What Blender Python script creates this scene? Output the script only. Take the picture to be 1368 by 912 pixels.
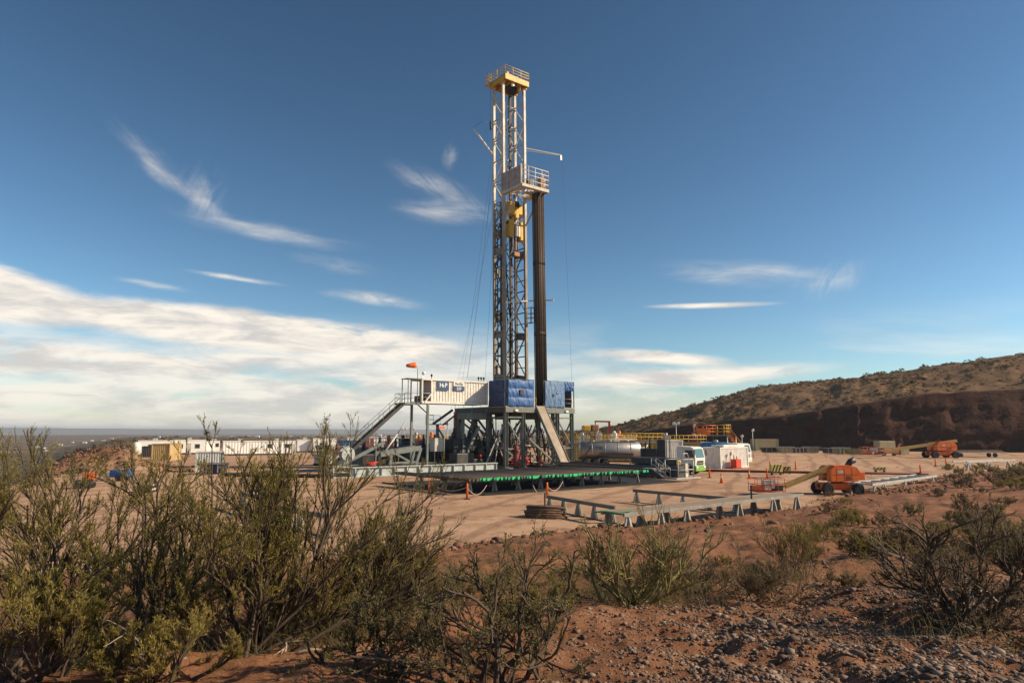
import bpy, math, random
import numpy as np
from mathutils import Vector, Matrix
for o in list(bpy.data.objects): bpy.data.objects.remove(o)
SC = bpy.context.scene
COL = SC.collection
R = math.radians
rnd = random.Random(7)
# ---------------------------------------------------------------- camera
CAM_Z = 4.6
PITCH = R(7.56)
FPX = 912.0                       # 24 mm lens on a 1368 px wide frame
cam = bpy.data.objects.new('camera', bpy.data.cameras.new('camera'))
cam.location = (0, 0, CAM_Z); cam.rotation_euler = (R(90) + PITCH, 0, 0)
cam.data.lens = 24.0; cam.data.sensor_width = 36.0
cam.data.clip_start = 0.05; cam.data.clip_end = 60000
COL.objects.link(cam); SC.camera = cam
# ---------------------------------------------------------------- sun
SUN_DIR = Vector((1.0, -0.06, 0.57)).normalized()     # towards the sun
SUN_EL = math.asin(SUN_DIR.z); SUN_AZ = math.atan2(SUN_DIR.x, SUN_DIR.y)
sun = bpy.data.objects.new('sun', bpy.data.lights.new('sun', 'SUN'))
sun.data.energy = 5.0; sun.data.angle = R(0.5); sun.data.color = (1.0, 0.82, 0.59)
sun.rotation_euler = (-SUN_DIR).to_track_quat('-Z', 'Y').to_euler()
sun.location = (60, 0, 80)
COL.objects.link(sun)
SC.view_settings.view_transform = 'Standard'; SC.view_settings.look = 'None'
SC.view_settings.exposure = 0.32; SC.view_settings.gamma = 1.0
SC.cycles.max_bounces = 6; SC.cycles.volume_bounces = 0
SC.cycles.use_denoising = True
# ---------------------------------------------------------------- sky
W = bpy.data.worlds.new('World'); SC.world = W; W.use_nodes = True
def build_sky():
    nt = W.node_tree; N = nt.nodes; L = nt.links; N.clear()
    def node(t, **k):
        n = N.new(t)
        for a, b in k.items(): setattr(n, a, b)
        return n
    def con(s, n, i):
        if isinstance(s, (int, float)): n.inputs[i].default_value = s
        elif isinstance(s, tuple): n.inputs[i].default_value = s
        else: L.new(s, n.inputs[i])
    def m(op, a, b=0.0, c=0.0, clamp=False):
        n = node('ShaderNodeMath', operation=op, use_clamp=clamp)
        con(a, n, 0); con(b, n, 1); con(c, n, 2)
        return n.outputs[0]
    def comb(x, y, z):
        n = node('ShaderNodeCombineXYZ'); con(x, n, 0); con(y, n, 1); con(z, n, 2); return n.outputs[0]
    def noise(v, s, d=5, r=.55, dist=0.0):
        n = node('ShaderNodeTexNoise'); con(v, n, 'Vector'); n.inputs['Scale'].default_value = s
        n.inputs['Detail'].default_value = d; n.inputs['Roughness'].default_value = r; n.inputs['Distortion'].default_value = dist
        return n.outputs['Fac']
    def sstep(x, a, b):
        n = node('ShaderNodeMapRange', interpolation_type='SMOOTHSTEP')
        con(x, n, 0); n.inputs[1].default_value = a; n.inputs[2].default_value = b
        return n.outputs[0]
    tc = node('ShaderNodeTexCoord'); sp = node('ShaderNodeSeparateXYZ'); L.new(tc.outputs['Generated'], sp.inputs[0])
    X, Y, Z = sp.outputs
    az = m('MULTIPLY', m('ARCTAN2', X, Y), 57.2958)           # degrees right of north
    el = m('MULTIPLY', m('ARCSINE', Z), 57.2958)
    sky = node('ShaderNodeTexSky', sky_type='NISHITA', sun_disc=False)
    sky.sun_elevation = SUN_EL; sky.sun_rotation = SUN_AZ
    sky.altitude = 600; sky.air_density = 1.0; sky.dust_density = SKY_DUST; sky.ozone_density = SKY_OZONE
    hs = node('ShaderNodeHueSaturation'); hs.inputs['Saturation'].default_value = SKY_SAT; hs.inputs['Value'].default_value = 1.0
    hs.inputs['Hue'].default_value = SKY_HUE
    gm = node('ShaderNodeGamma'); gm.inputs[1].default_value = SKY_GAMMA; L.new(sky.outputs[0], gm.inputs[0])
    L.new(gm.outputs[0], hs.inputs['Color']); hs.inputs['Value'].default_value = SKY_VALUE
    # clouds in bands of azimuth / elevation; domain warped noise breaks their edges
    wob = m('SUBTRACT', noise(comb(m('MULTIPLY', az, .10), m('MULTIPLY', el, .20), 3.3), 1.0, 6), .5)
    wob2 = m('SUBTRACT', noise(comb(m('MULTIPLY', az, .10), m('MULTIPLY', el, .20), 9.7), 1.0, 6), .5)
    total = None
    def ell(a0, e0, ra, re, rot, warp, soft):
        c, s = math.cos(R(rot)), math.sin(R(rot))
        da = m('ADD', m('SUBTRACT', az, a0), m('MULTIPLY', wob, warp * 2.0))
        de = m('ADD', m('SUBTRACT', el, e0), m('MULTIPLY', wob2, warp))
        u = m('ADD', m('MULTIPLY', da, c / ra), m('MULTIPLY', de, s / ra))
        v = m('ADD', m('MULTIPLY', da, -s / re), m('MULTIPLY', de, c / re))
        d = m('SQRT', m('ADD', m('MULTIPLY', u, u), m('MULTIPLY', v, v)))
        return sstep(d, 1.0, 1.0 - soft), u, v
    fib = {}
    def fibre(rot, stretch, s, off):
        k = (rot, stretch, s)
        if k not in fib:
            c, sn = math.cos(R(rot)), math.sin(R(rot))
            u = m('ADD', m('MULTIPLY', az, c), m('MULTIPLY', el, sn)); v = m('ADD', m('MULTIPLY', az, -sn), m('MULTIPLY', el, c))
            fib[k] = noise(comb(m('MULTIPLY', u, s / stretch), m('MULTIPLY', v, s), off), 1.0, 9, .66, .5)
        return fib[k]
    for (a0, e0, ra, re, rot, warp, soft, op, fr, fs, fsc, lo, hi) in CLOUDS:
        d, u, v = ell(a0, e0, ra, re, rot, warp, soft)
        f = sstep(m('ADD', fibre(fr, fs, fsc, 2.0), m('MULTIPLY', d, .13)), lo, hi)
        a = m('MULTIPLY', m('MULTIPLY', d, f), op, clamp=True)
        total = a if total is None else m('SUBTRACT', m('ADD', total, a), m('MULTIPLY', total, a))
    # broken layer low over the horizon
    lay = noise(comb(m('MULTIPLY', az, .055), m('MULTIPLY', m('POWER', m('MAXIMUM', el, 0.01), .6), .85), 1.7), 1.0, 8, .55, .3)
    left = sstep(az, 12, -10)
    lowmask = m('MULTIPLY', sstep(el, 10, 4), sstep(el, -1, .5))
    la = m('MULTIPLY', m('MULTIPLY', sstep(m('ADD', lay, m('MULTIPLY', left, .16)), .50, .66), lowmask), m('ADD', .42, m('MULTIPLY', left, .42)), clamp=True)
    total = m('SUBTRACT', m('ADD', total, la), m('MULTIPLY', total, la))
    # shading inside the cloud: thicker parts a bit greyer
    sh = noise(comb(m('MULTIPLY', az, .16), m('MULTIPLY', el, .75), 5.1), 1.0, 8, .62, .3)
    cr = node('ShaderNodeMix', data_type='RGBA'); con(sstep(sh, .35, .62), cr, 0)
    cr.inputs[6].default_value = CLOUD_DARK; cr.inputs[7].default_value = CLOUD_LIGHT
    mix = node('ShaderNodeMix', data_type='RGBA'); L.new(total, mix.inputs[0])
    L.new(hs.outputs[0], mix.inputs[6]); L.new(cr.outputs[2], mix.inputs[7])
    bg = node('ShaderNodeBackground'); bg.inputs[1].default_value = SKY_STRENGTH
    L.new(mix.outputs[2], bg.inputs[0])
    # the cloud nodes are only worked out where clouds stand; elsewhere the bare sky is used
    bg0 = node('ShaderNodeBackground'); bg0.inputs[1].default_value = SKY_STRENGTH; L.new(hs.outputs[0], bg0.inputs[0])
    near = m('MULTIPLY', m('MULTIPLY', sstep(m('ABSOLUTE', az), 62, 52), sstep(el, 31, 27)), sstep(el, -2, -1))
    ms = node('ShaderNodeMixShader'); L.new(near, ms.inputs[0]); L.new(bg0.outputs[0], ms.inputs[1]); L.new(bg.outputs[0], ms.inputs[2])
    out = node('ShaderNodeOutputWorld'); L.new(ms.outputs[0], out.inputs[0])
SKY_STRENGTH = 0.10; SKY_DUST = 0.4; SKY_OZONE = 2.2; SKY_SAT = .95; SKY_HUE = 0.485; SKY_GAMMA = 1.55; SKY_VALUE = .365
CLOUD_LIGHT = (8.5, 7.8, 6.85, 1); CLOUD_DARK = (5.5, 5.3, 5.05, 1)
# az, el, half-width, half-height, tilt, warp, soft, opacity, fibre tilt, stretch, scale, lo, hi
BANK = (-3, 3.2, .62); STREAK = (-6, 5, .70); CIRL = (-36, 5, .70); CIRR = (64, 3, .80)
CLOUDS = [
    (-20, 7.7, 20.5, 1.95, -4, 1.5, .40, 1.0) + BANK + (.35, .56),      # long bank on the left
    (-41, 9.7, 11, 2.5, -8, 1.2, .35, 1.0) + BANK + (.34, .55),      # its high left end
    (-36, 4.9, 26, 1.7, 0, 1.6, .7, .95) + BANK + (.46, .64),
    (-20, 5.6, 9, .6, 0, .8, .7, .9) + BANK + (.44, .64),
    (-14, 3.3, 18, 1.3, 2, 1.6, .8, .85) + BANK + (.46, .68),
    (-30, 2.0, 24, 1.2, 0, 1.2, .8, .8) + BANK + (.45, .68),
    (14, 4.3, 14, 1.1, 3, 1.0, .7, 1.0) + BANK + (.36, .57),          # right low bank
    (12.5, 6.0, 7.6, .8, -6, .7, .7, 1.0) + BANK + (.36, .57),
    (8, 2.6, 14, 1.2, 0, 1.6, .9, .7) + BANK + (.44, .70),
    (16.5, 10.15, 6.2, .30, -1.5, .2, .8, 1.0) + STREAK + (.2, .42), # bright thin streak
    (19.5, 12.6, 9.0, 1.6, -8, 1.8, 1.0, .60) + STREAK + (.35, .88), # wisp above it
    (25.5, 11.6, 3.5, 1.8, 20, 1.6, 1.0, .42) + CIRR + (.38, .76),
    (-27.5, 19.2, 7.0, 1.2, -33, 2.2, 1.0, .5) + CIRL + (.35, .88), # cirrus on the left
    (-20.5, 15.8, 9.5, 1.15, -4, 1.8, 1.0, .55) + STREAK + (.35, .86),
    (-25.0, 18.0, 2.2, 3.2, 8, 1.6, 1.0, .42) + CIRR + (.40, .78),
    (-6.5, 20.0, 6.2, 1.6, -24, 1.8, 1.0, .55) + CIRL + (.35, .88),  # cirrus left of the mast
    (-6.0, 18.2, 6.0, 1.3, 0, 1.6, 1.0, .55) + STREAK + (.35, .88),
    (-5.3, 22.6, .9, 1.6, -20, .6, 1.0, .3) + CIRR + (.38, .8),
    (-22.5, 11.9, 4.6, .35, -4, .35, 1.0, .85) + STREAK + (.32, .76),
    (-28.3, 10.9, 3.6, .40, -6, .5, 1.0, .65) + STREAK + (.34, .82),
    (-11.5, 10.8, 5.6, .75, -5, .9, 1.0, .9) + STREAK + (.34, .78),
    (-14.5, 13.5, 5.0, 1.0, -10, 1.4, 1.0, .45) + STREAK + (.38, .92),
]
build_sky()
# ---------------------------------------------------------------- helpers
def ray(px, py):
    cx = (px - 684) / FPX; cy = -(py - 456) / FPX
    cp, sp = math.cos(PITCH), math.sin(PITCH)
    return Vector((cx, cp - sp * cy, sp + cp * cy))
def G(px, py, z=0.0):
    d = ray(px, py); t = (z - CAM_Z) / d.z
    return Vector((d.x * t, d.y * t, z))
def at(px, py, Y):
    d = ray(px, py); t = Y / d.y
    return Vector((d.x * t, Y, CAM_Z + d.z * t))
RIG = Vector((-0.73, 83.0, 0)); TH = R(38)
RM = Matrix.Translation(RIG) @ Matrix.Rotation(TH, 4, 'Z')
RI = RM.inverted()
def Rw(a, c, z=0.0): return RM @ Vector((a, c, z))
def RP(px, py, c):
    """pixel -> rig coordinates on the plane at rig depth c"""
    o = RI @ Vector((0, 0, CAM_Z)); d = RI.to_3x3() @ ray(px, py)
    t = (c - o.y) / d.y
    return o + d * t
_mats = {}
def M(name, col, rough=.6, metal=0.0, var=.18, scale=2.0, bump=0.0, dirt=0.25, dirtcol=(.20, .12, .075), spec=.4, trans=0.0):
    if name in _mats: return _mats[name]
    m = bpy.data.materials.new(name); m.use_nodes = True; nt = m.node_tree; N = nt.nodes; L = nt.links
    b = N['Principled BSDF']; b.inputs['Roughness'].default_value = rough; b.inputs['Metallic'].default_value = metal
    b.inputs['Specular IOR Level'].default_value = spec
    tc = N.new('ShaderNodeTexCoord')
    n1 = N.new('ShaderNodeTexNoise'); n1.inputs['Scale'].default_value = scale; n1.inputs['Detail'].default_value = 6; n1.inputs['Roughness'].default_value = .65
    L.new(tc.outputs['Object'], n1.inputs['Vector'])
    r = N.new('ShaderNodeMapRange'); r.inputs[1].default_value = .3; r.inputs[2].default_value = .7; r.inputs[3].default_value = 1 - var; r.inputs[4].default_value = 1 + var
    L.new(n1.outputs['Fac'], r.inputs[0])
    mul = N.new('ShaderNodeVectorMath'); mul.operation = 'SCALE'; mul.inputs[0].default_value = col[:3]; L.new(r.outputs[0], mul.inputs['Scale'])
    src = mul.outputs[0]
    if dirt > 0:
        n2 = N.new('ShaderNodeTexNoise'); n2.inputs['Scale'].default_value = scale * .6 + .4; n2.inputs['Detail'].default_value = 8; n2.inputs['Roughness'].default_value = .75
        mp = N.new('ShaderNodeMapping'); mp.inputs['Scale'].default_value = (1, 1, .35); mp.inputs['Location'].default_value = (3.1, 7.7, 1.3)
        L.new(tc.outputs['Object'], mp.inputs[0]); L.new(mp.outputs[0], n2.inputs['Vector'])
        r2 = N.new('ShaderNodeMapRange'); r2.inputs[1].default_value = .48; r2.inputs[2].default_value = .75; r2.inputs[3].default_value = 0; r2.inputs[4].default_value = dirt
        L.new(n2.outputs['Fac'], r2.inputs[0])
        mx = N.new('ShaderNodeMix'); mx.data_type = 'RGBA'; L.new(r2.outputs[0], mx.inputs[0]); L.new(src, mx.inputs[6]); mx.inputs[7].default_value = (*dirtcol, 1)
        src = mx.outputs[2]
        r3 = N.new('ShaderNodeMapRange'); r3.inputs[3].default_value = max(rough - .08, .05); r3.inputs[4].default_value = min(rough + .18, 1)
        L.new(n2.outputs['Fac'], r3.inputs[0]); L.new(r3.outputs[0], b.inputs['Roughness'])
    L.new(src, b.inputs['Base Color'])
    if bump:
        bp = N.new('ShaderNodeBump'); bp.inputs['Strength'].default_value = bump; bp.inputs['Distance'].default_value = .03
        L.new(n1.outputs['Fac'], bp.inputs['Height']); L.new(bp.outputs[0], b.inputs['Normal'])
    if trans: b.inputs['Transmission Weight'].default_value = trans
    _mats[name] = m
    return m
class MB:
    def __init__(s): s.v = []; s.f = []; s.sm = []
    def add(s, vs, fs, smooth=False):
        k = len(s.v); s.v += [tuple(p) for p in vs]
        for f in fs: s.f.append([i + k for i in f]); s.sm.append(smooth)
        return s
    def box(s, x0, x1, y0, y1, z0, z1):
        vs = [(x, y, z) for z in (z0, z1) for y in (y0, y1) for x in (x0, x1)]
        return s.add(vs, [(0, 2, 3, 1), (4, 5, 7, 6), (0, 1, 5, 4), (2, 6, 7, 3), (0, 4, 6, 2), (1, 3, 7, 5)])
    def bbox(s, x0, x1, y0, y1, z0, z1, b=.04):
        """box with chamfered edges"""
        import bmesh
        bm = bmesh.new(); bmesh.ops.create_cube(bm, size=1)
        for v in bm.verts: v.co = Vector(((x0 + x1) / 2 + v.co.x * (x1 - x0), (y0 + y1) / 2 + v.co.y * (y1 - y0), (z0 + z1) / 2 + v.co.z * (z1 - z0)))
        bmesh.ops.bevel(bm, geom=bm.edges[:], offset=b, segments=2, affect='EDGES', profile=.5)
        bm.verts.index_update()
        s.add([v.co[:] for v in bm.verts], [[v.index for v in f.verts] for f in bm.faces]); bm.free(); return s
    def bar(s, p, q, w, h=None, up=(0, 0, 1)):
        p, q = Vector(p), Vector(q); d = (q - p)
        if d.length < 1e-6: return s
        d.normalize(); h = h or w; u = Vector(up)
        if abs(d.dot(u)) > .98: u = Vector((0, 1, 0)) if abs(d.y) < .9 else Vector((1, 0, 0))
        x = d.cross(u).normalized(); y = x.cross(d)
        vs = [e + x * (sx * w / 2) + y * (sy * h / 2) for e in (p, q) for sx, sy in ((-1, -1), (1, -1), (1, 1), (-1, 1))]
        return s.add(vs, [(3, 2, 1, 0), (4, 5, 6, 7), (0, 1, 5, 4), (1, 2, 6, 5), (2, 3, 7, 6), (3, 0, 4, 7)])
    def tube(s, pts, r, n=8, caps=True, r2=None):
        pts = [Vector(p) for p in pts]; rings = []; k = len(pts)
        u = None
        for i, p in enumerate(pts):
            d = (pts[min(i + 1, k - 1)] - pts[max(i - 1, 0)]).normalized()
            if u is None: u = Vector((0, 0, 1)) if abs(d.z) < .9 else Vector((1, 0, 0))
            x = d.cross(u).normalized(); y = x.cross(d).normalized(); u = y
            rr = r if r2 is None else r + (r2 - r) * i / (k - 1)
            rings.append([p + x * (math.cos(t) * rr) + y * (math.sin(t) * rr) for t in [2 * math.pi * j / n for j in range(n)]])
        b = len(s.v)
        s.add([q for g in rings for q in g], [], True)
        for i in range(k - 1):
            for j in range(n):
                s.f.append([b + i * n + j, b + i * n + (j + 1) % n, b + (i + 1) * n + (j + 1) % n, b + (i + 1) * n + j]); s.sm.append(True)
        if caps:
            s.f.append([b + j for j in reversed(range(n))]); s.sm.append(False)
            s.f.append([b + (k - 1) * n + j for j in range(n)]); s.sm.append(False)
        return s
    def lathe(s, o, axis, prof, n=16):
        """prof: (t along axis, radius)"""
        o, a = Vector(o), Vector(axis).normalized(); u = Vector((0, 0, 1)) if abs(a.z) < .9 else Vector((1, 0, 0))
        x = a.cross(u).normalized(); y = x.cross(a); b = len(s.v)
        s.add([o + a * t + x * (r * math.cos(2 * math.pi * j / n)) + y * (r * math.sin(2 * math.pi * j / n)) for t, r in prof for j in range(n)], [])
        for i in range(len(prof) - 1):
            for j in range(n):
                s.f.append([b + i * n + j, b + i * n + (j + 1) % n, b + (i + 1) * n + (j + 1) % n, b + (i + 1) * n + j]); s.sm.append(True)
        s.f.append([b + j for j in reversed(range(n))]); s.sm.append(False)
        k = (len(prof) - 1) * n; s.f.append([b + k + j for j in range(n)]); s.sm.append(False)
        return s
    def prism(s, poly, axis, d0, d1):
        """poly in the plane across axis 'x','y','z', extruded d0..d1"""
        def P(a, b, d): return {'x': (d, a, b), 'y': (a, d, b), 'z': (a, b, d)}[axis]
        n = len(poly); vs = [P(a, b, d0) for a, b in poly] + [P(a, b, d1) for a, b in poly]
        return s.add(vs, [list(range(n))[::-1], list(range(n, 2 * n))] + [(i, (i + 1) % n, n + (i + 1) % n, n + i) for i in range(n)])
    def rails(s, pts, h=1.05, r=.025, mid=(.55,), post=1.5, n=6):
        """handrail along a polyline"""
        pts = [Vector(p) for p in pts]
        for a, b in zip(pts, pts[1:]):
            k = max(1, round((b - a).length / post))
            for i in range(k + 1):
                p = a.lerp(b, i / k); s.tube([p, p + Vector((0, 0, h))], r, n)
            for z in (h,) + tuple(mid): s.tube([a + Vector((0, 0, z)), b + Vector((0, 0, z))], r, n)
        return s
    def build(s, name, mat, parent=None, loc=None, rot=0.0):
        me = bpy.data.meshes.new(name); me.from_pydata(s.v, [], s.f); me.update()
        me.polygons.foreach_set('use_smooth', s.sm)
        import bmesh
        bm = bmesh.new(); bm.from_mesh(me); bmesh.ops.recalc_face_normals(bm, faces=bm.faces[:]); bm.to_mesh(me); bm.free()
        me.materials.append(mat)
        o = bpy.data.objects.new(name, me); COL.objects.link(o)
        if parent: o.parent = parent
        if loc is not None: o.location = loc
        o.rotation_euler[2] = rot
        return o
def tag(o, label=None, cat=None, group=None, kind=None):
    if label: o['label'] = label
    if cat: o['category'] = cat
    if group: o['group'] = group
    if kind: o['kind'] = kind
    return o
def empty(name, loc, rotz, label, cat, group=None):
    o = bpy.data.objects.new(name, None); COL.objects.link(o); o.location = loc; o.rotation_euler = (0, 0, rotz)
    o.empty_display_size = .3
    return tag(o, label, cat, group)
def single(mb, name, mat, loc, rotz, label, cat, group=None):
    return tag(mb.build(name, mat, None, loc, rotz), label, cat, group)
_kids = {}
def copy_tree(o, parent=None):
    c = o.copy(); COL.objects.link(c)
    if parent: c.parent = parent
    for ch in list(o.children): copy_tree(ch, c)
    return c
def dup(src, loc, rotz, label=None):
    c = copy_tree(src); c.location = loc; c.rotation_euler = (0, 0, rotz)
    if label: c['label'] = label
    return c
def text(name, s, size, mat, parent, loc, rot, extr=.01, bold=False):
    cu = bpy.data.curves.new(name, 'FONT'); cu.body = s; cu.size = size; cu.extrude = extr; cu.align_x = 'CENTER'; cu.align_y = 'CENTER'
    if bold: cu.offset = .012 * size
    t = bpy.data.objects.new(name, cu); COL.objects.link(t); bpy.context.view_layer.update()
    me = bpy.data.meshes.new_from_object(t); bpy.data.objects.remove(t)
    me.materials.clear(); me.materials.append(mat)
    o = bpy.data.objects.new(name, me); COL.objects.link(o); o.parent = parent; o.location = loc; o.rotation_euler = rot
    return o
# palette
white = M('white_paint', (.72, .68, .60), .5, dirt=.25)
cream = M('cream_paint', (.70, .63, .50), .5, dirt=.3)
galv = M('galvanised', (.42, .41, .38), .5, .3)
def two_tone(name, low, high, z0, z1):
    """pale colour on the upper mast sections, darker brown below, blended by height"""
    m = M(name, (1, 1, 1), .55, .1, var=.25, scale=1.5, dirt=.55, dirtcol=(.085, .055, .038)); nt = m.node_tree; N = nt.nodes; L = nt.links
    tc = N.new('ShaderNodeTexCoord'); sp = N.new('ShaderNodeSeparateXYZ'); L.new(tc.outputs['Object'], sp.inputs[0])
    r = N.new('ShaderNodeMapRange'); r.inputs[1].default_value = z0; r.inputs[2].default_value = z1; L.new(sp.outputs[2], r.inputs[0])
    mx = N.new('ShaderNodeMix'); mx.data_type = 'RGBA'; L.new(r.outputs[0], mx.inputs[0]); mx.inputs[6].default_value = (*low, 1); mx.inputs[7].default_value = (*high, 1)
    for n in N:
        if n.type == 'VECT_MATH': L.new(mx.outputs[2], n.inputs[0])
    return m
mastm = two_tone('mast_paint', (.25, .20, .15), (.52, .48, .41), 21, 29)
lattm = two_tone('mast_lattice_paint', (.095, .066, .045), (.50, .46, .39), 23, 29)
gsteel = M('grey_green_steel', (.165, .18, .16), .55, .0, var=.25, dirt=.5, dirtcol=(.09, .06, .04))
dsteel = M('dark_steel', (.055, .055, .055), .5, .3, dirt=.4)
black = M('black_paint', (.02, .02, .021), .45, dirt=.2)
yellow = M('yellow_paint', (.62, .36, .025), .45, dirt=.35, dirtcol=(.08, .05, .03))
orange = M('orange_paint', (.80, .16, .02), .4, dirt=.3)
red = M('red_paint', (.42, .035, .02), .45, dirt=.3, dirtcol=(.06, .03, .02))
dred = M('dark_red_paint', (.16, .03, .025), .6, dirt=.4)
tarp = M('blue_tarp', (.03, .105, .29), .48, var=.35, scale=2.4, bump=.9, dirt=.5, dirtcol=(.16, .20, .27))
faded = M('faded_blue_tarp', (.10, .19, .33), .55, var=.35, scale=2.4, bump=.9, dirt=.7, dirtcol=(.24, .28, .33))
pipem = M('pipe_steel', (.085, .06, .045), .55, .35, var=.35, scale=4, dirt=.5, dirtcol=(.14, .085, .055))
rackm = M('rack_pipe_steel', (.13, .095, .072), .6, .2, var=.3, scale=3, dirt=.5, dirtcol=(.20, .13, .09))
green = M('green_plastic', (.02, .44, .15), .4, dirt=.1)
rubber = M('rubber', (.022, .021, .02), .85, dirt=.5)
glass = M('dark_glass', (.03, .04, .045), .08, dirt=0, var=.05, spec=.8)
tealglass = M('windscreen_glass', (.06, .13, .12), .08, dirt=0, var=.05, spec=.8)
silver = M('silver_tank', (.36, .34, .32), .38, .55, var=.12, dirt=.4)
wood = M('weathered_wood', (.23, .16, .10), .8, var=.4, scale=5)
grating = M('deck_grating', (.33, .30, .26), .7, .1, var=.25, scale=6)
bluep = M('blue_paint', (.03, .13, .33), .45, dirt=.25)
navy = M('navy_paint', (.015, .03, .09), .5, dirt=.25)
lgreen = M('lime_green_paint', (.19, .40, .07), .45, dirt=.2)
olive = M('olive_paint', (.30, .26, .12), .6, dirt=.4)
lightm = M('lamp_white', (.85, .85, .82), .3, dirt=0)
tan = M('tan_paint', (.50, .34, .14), .55, dirt=.3)
signblue = M('sign_blue', (.03, .07, .15), .45, dirt=0)
# ---------------------------------------------------------------- terrain
def _hash(ix, iy, s):
    h = (ix * 374761393 + iy * 668265263 + s * 974634777) & 0x7fffffff
    h = ((h ^ (h >> 13)) * 1274126177) & 0x7fffffff
    return ((h ^ (h >> 16)) & 0xffff) / 65535.0
def vnoise(x, y, s=0):
    x = np.asarray(x, float); y = np.asarray(y, float)
    ix = np.floor(x).astype(np.int64); iy = np.floor(y).astype(np.int64); fx = x - ix; fy = y - iy
    fx = fx * fx * (3 - 2 * fx); fy = fy * fy * (3 - 2 * fy)
    a = _hash(ix, iy, s); b = _hash(ix + 1, iy, s); c = _hash(ix, iy + 1, s); d = _hash(ix + 1, iy + 1, s)
    return (a * (1 - fx) + b * fx) * (1 - fy) + (c * (1 - fx) + d * fx) * fy
def fbm(x, y, o=4, s=0, g=.5):
    t = 0; a = 1; w = 0
    for i in range(o):
        t = t + a * vnoise(x * 2 ** i + 13.7 * i, y * 2 ** i - 7.1 * i, s + i); w += a; a *= g
    return t / w - .5
def sstep(a, b, x):
    t = np.clip((x - a) / (b - a), 0, 1); return t * t * (3 - 2 * t)
YE_X = [-200, -70, -40, -25, -16, -9, -3.8, .5, 6, 12.7, 20.7, 34, 54, 90, 200]
YE_Y = [10, 14, 17, 20, 21.5, 23, 26, 30, 33.7, 37.4, 46, 60, 80, 104, 150]
def y_edge(x): return np.interp(x, YE_X, YE_Y)
def xleft(Y): return np.interp(Y, [-100, 0, 30, 63, 144, 200, 500, 1200, 4000], [-25, -27, -30, -42, -82, -112, -270, -620, -1800])
def height(x, y, weights=False):
    x = np.asarray(x, float); y = np.asarray(y, float)
    ye = y_edge(x) + 2.2 * fbm(x * .16, y * .16, 3, 5)
    s = (ye - y)
    far = np.maximum(y, 1)
    bank = np.where(s > 0, 3.55 * (1 - np.clip(1 - s / np.maximum(ye, 4), 0, 3) ** 1.12), 0)
    bank = np.minimum(bank, 3.55 + .02 * np.abs(s))
    bank = bank + sstep(0, 1.2, s) * (.04 + .26 * fbm(x * .55, y * .55, 4, 11)) * np.clip(far / 22, .25, 1.6) + sstep(0, 3, s) * (.30 * fbm(x * 1.6, y * 1.6, 3, 21) + .13 * np.maximum(fbm(x * 4.3, y * 4.3, 3, 25), 0) + .03 * fbm(x * 14, y * 14, 2, 27) * sstep(30, 8, far))
    bank = bank + .16 * sstep(-.6, .8, s) * sstep(4.5, 1.2, s) * np.clip(fbm(x * .35, y * .35, 2, 31) + .35, 0, 1) * sstep(10, 24, far)
    pad = .10 * fbm(x * .06, y * .06, 3, 3) + .035 * fbm(x * .9, y * .9, 3, 41)
    z = pad * sstep(-.5, 2, -s) + bank
    # valley on the left
    v = sstep(0, 1, (xleft(y) + 14 * fbm(x * .05, y * .05, 3, 51) - x) / (14 + far * .16))
    vz = -20 + 7 * fbm(x * .006, y * .006, 4, 61) * sstep(100, 600, far) + 1.5 * fbm(x * .05, y * .05, 3, 71)
    z = z * (1 - v) + vz * v
    # the tableland sinks slowly far away
    q = sstep(260, 2500, far) * (1 - v)
    z = z - 11 * q + 8 * fbm(x * .004, y * .004, 4, 81) * sstep(220, 900, far) * (1 - v)
    # spoil heap at the left edge of the pad
    for hx, hy, hr, hh in ((-51, 86, 6.5, 2.6), (-46.5, 83, 5.0, 1.7), (-56, 92, 6, 2.2), (-60, 100, 6, 1.8), (-43, 78, 4, .9)):
        dd = np.sqrt(((x - hx) / 1.25) ** 2 + (y - hy) ** 2)
        z = z + hh * sstep(hr, 0, dd + 2.4 * fbm(x * .45, y * .45, 3, 401)) * (1 + .5 * fbm(x * .9, y * .9, 3, 411))
    # low red ridge in the valley
    z = z + 16 * v * sstep(1500, 2300, far) * sstep(5200, 3000, far) * np.clip(.55 + fbm(x * .0011, y * .0015, 3, 91), 0, 1)
    if not weights: return z
    padw = sstep(-.2, 1.4, -s + 1.6 * fbm(x * .4, y * .4, 3, 99)) * (1 - v) * sstep(330, 190, y + 40 * fbm(x * .03, y * .03, 2, 17)) 
    hd = sstep(1.2, 0, np.minimum(np.hypot((x + 51) / 9, (y - 86) / 7), np.hypot((x + 58) / 9, (y - 96) / 8)) - .1)
    return z, padw * (1 - hd), v
def H(x, y): return float(height(np.array([x]), np.array([y]))[0])

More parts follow.
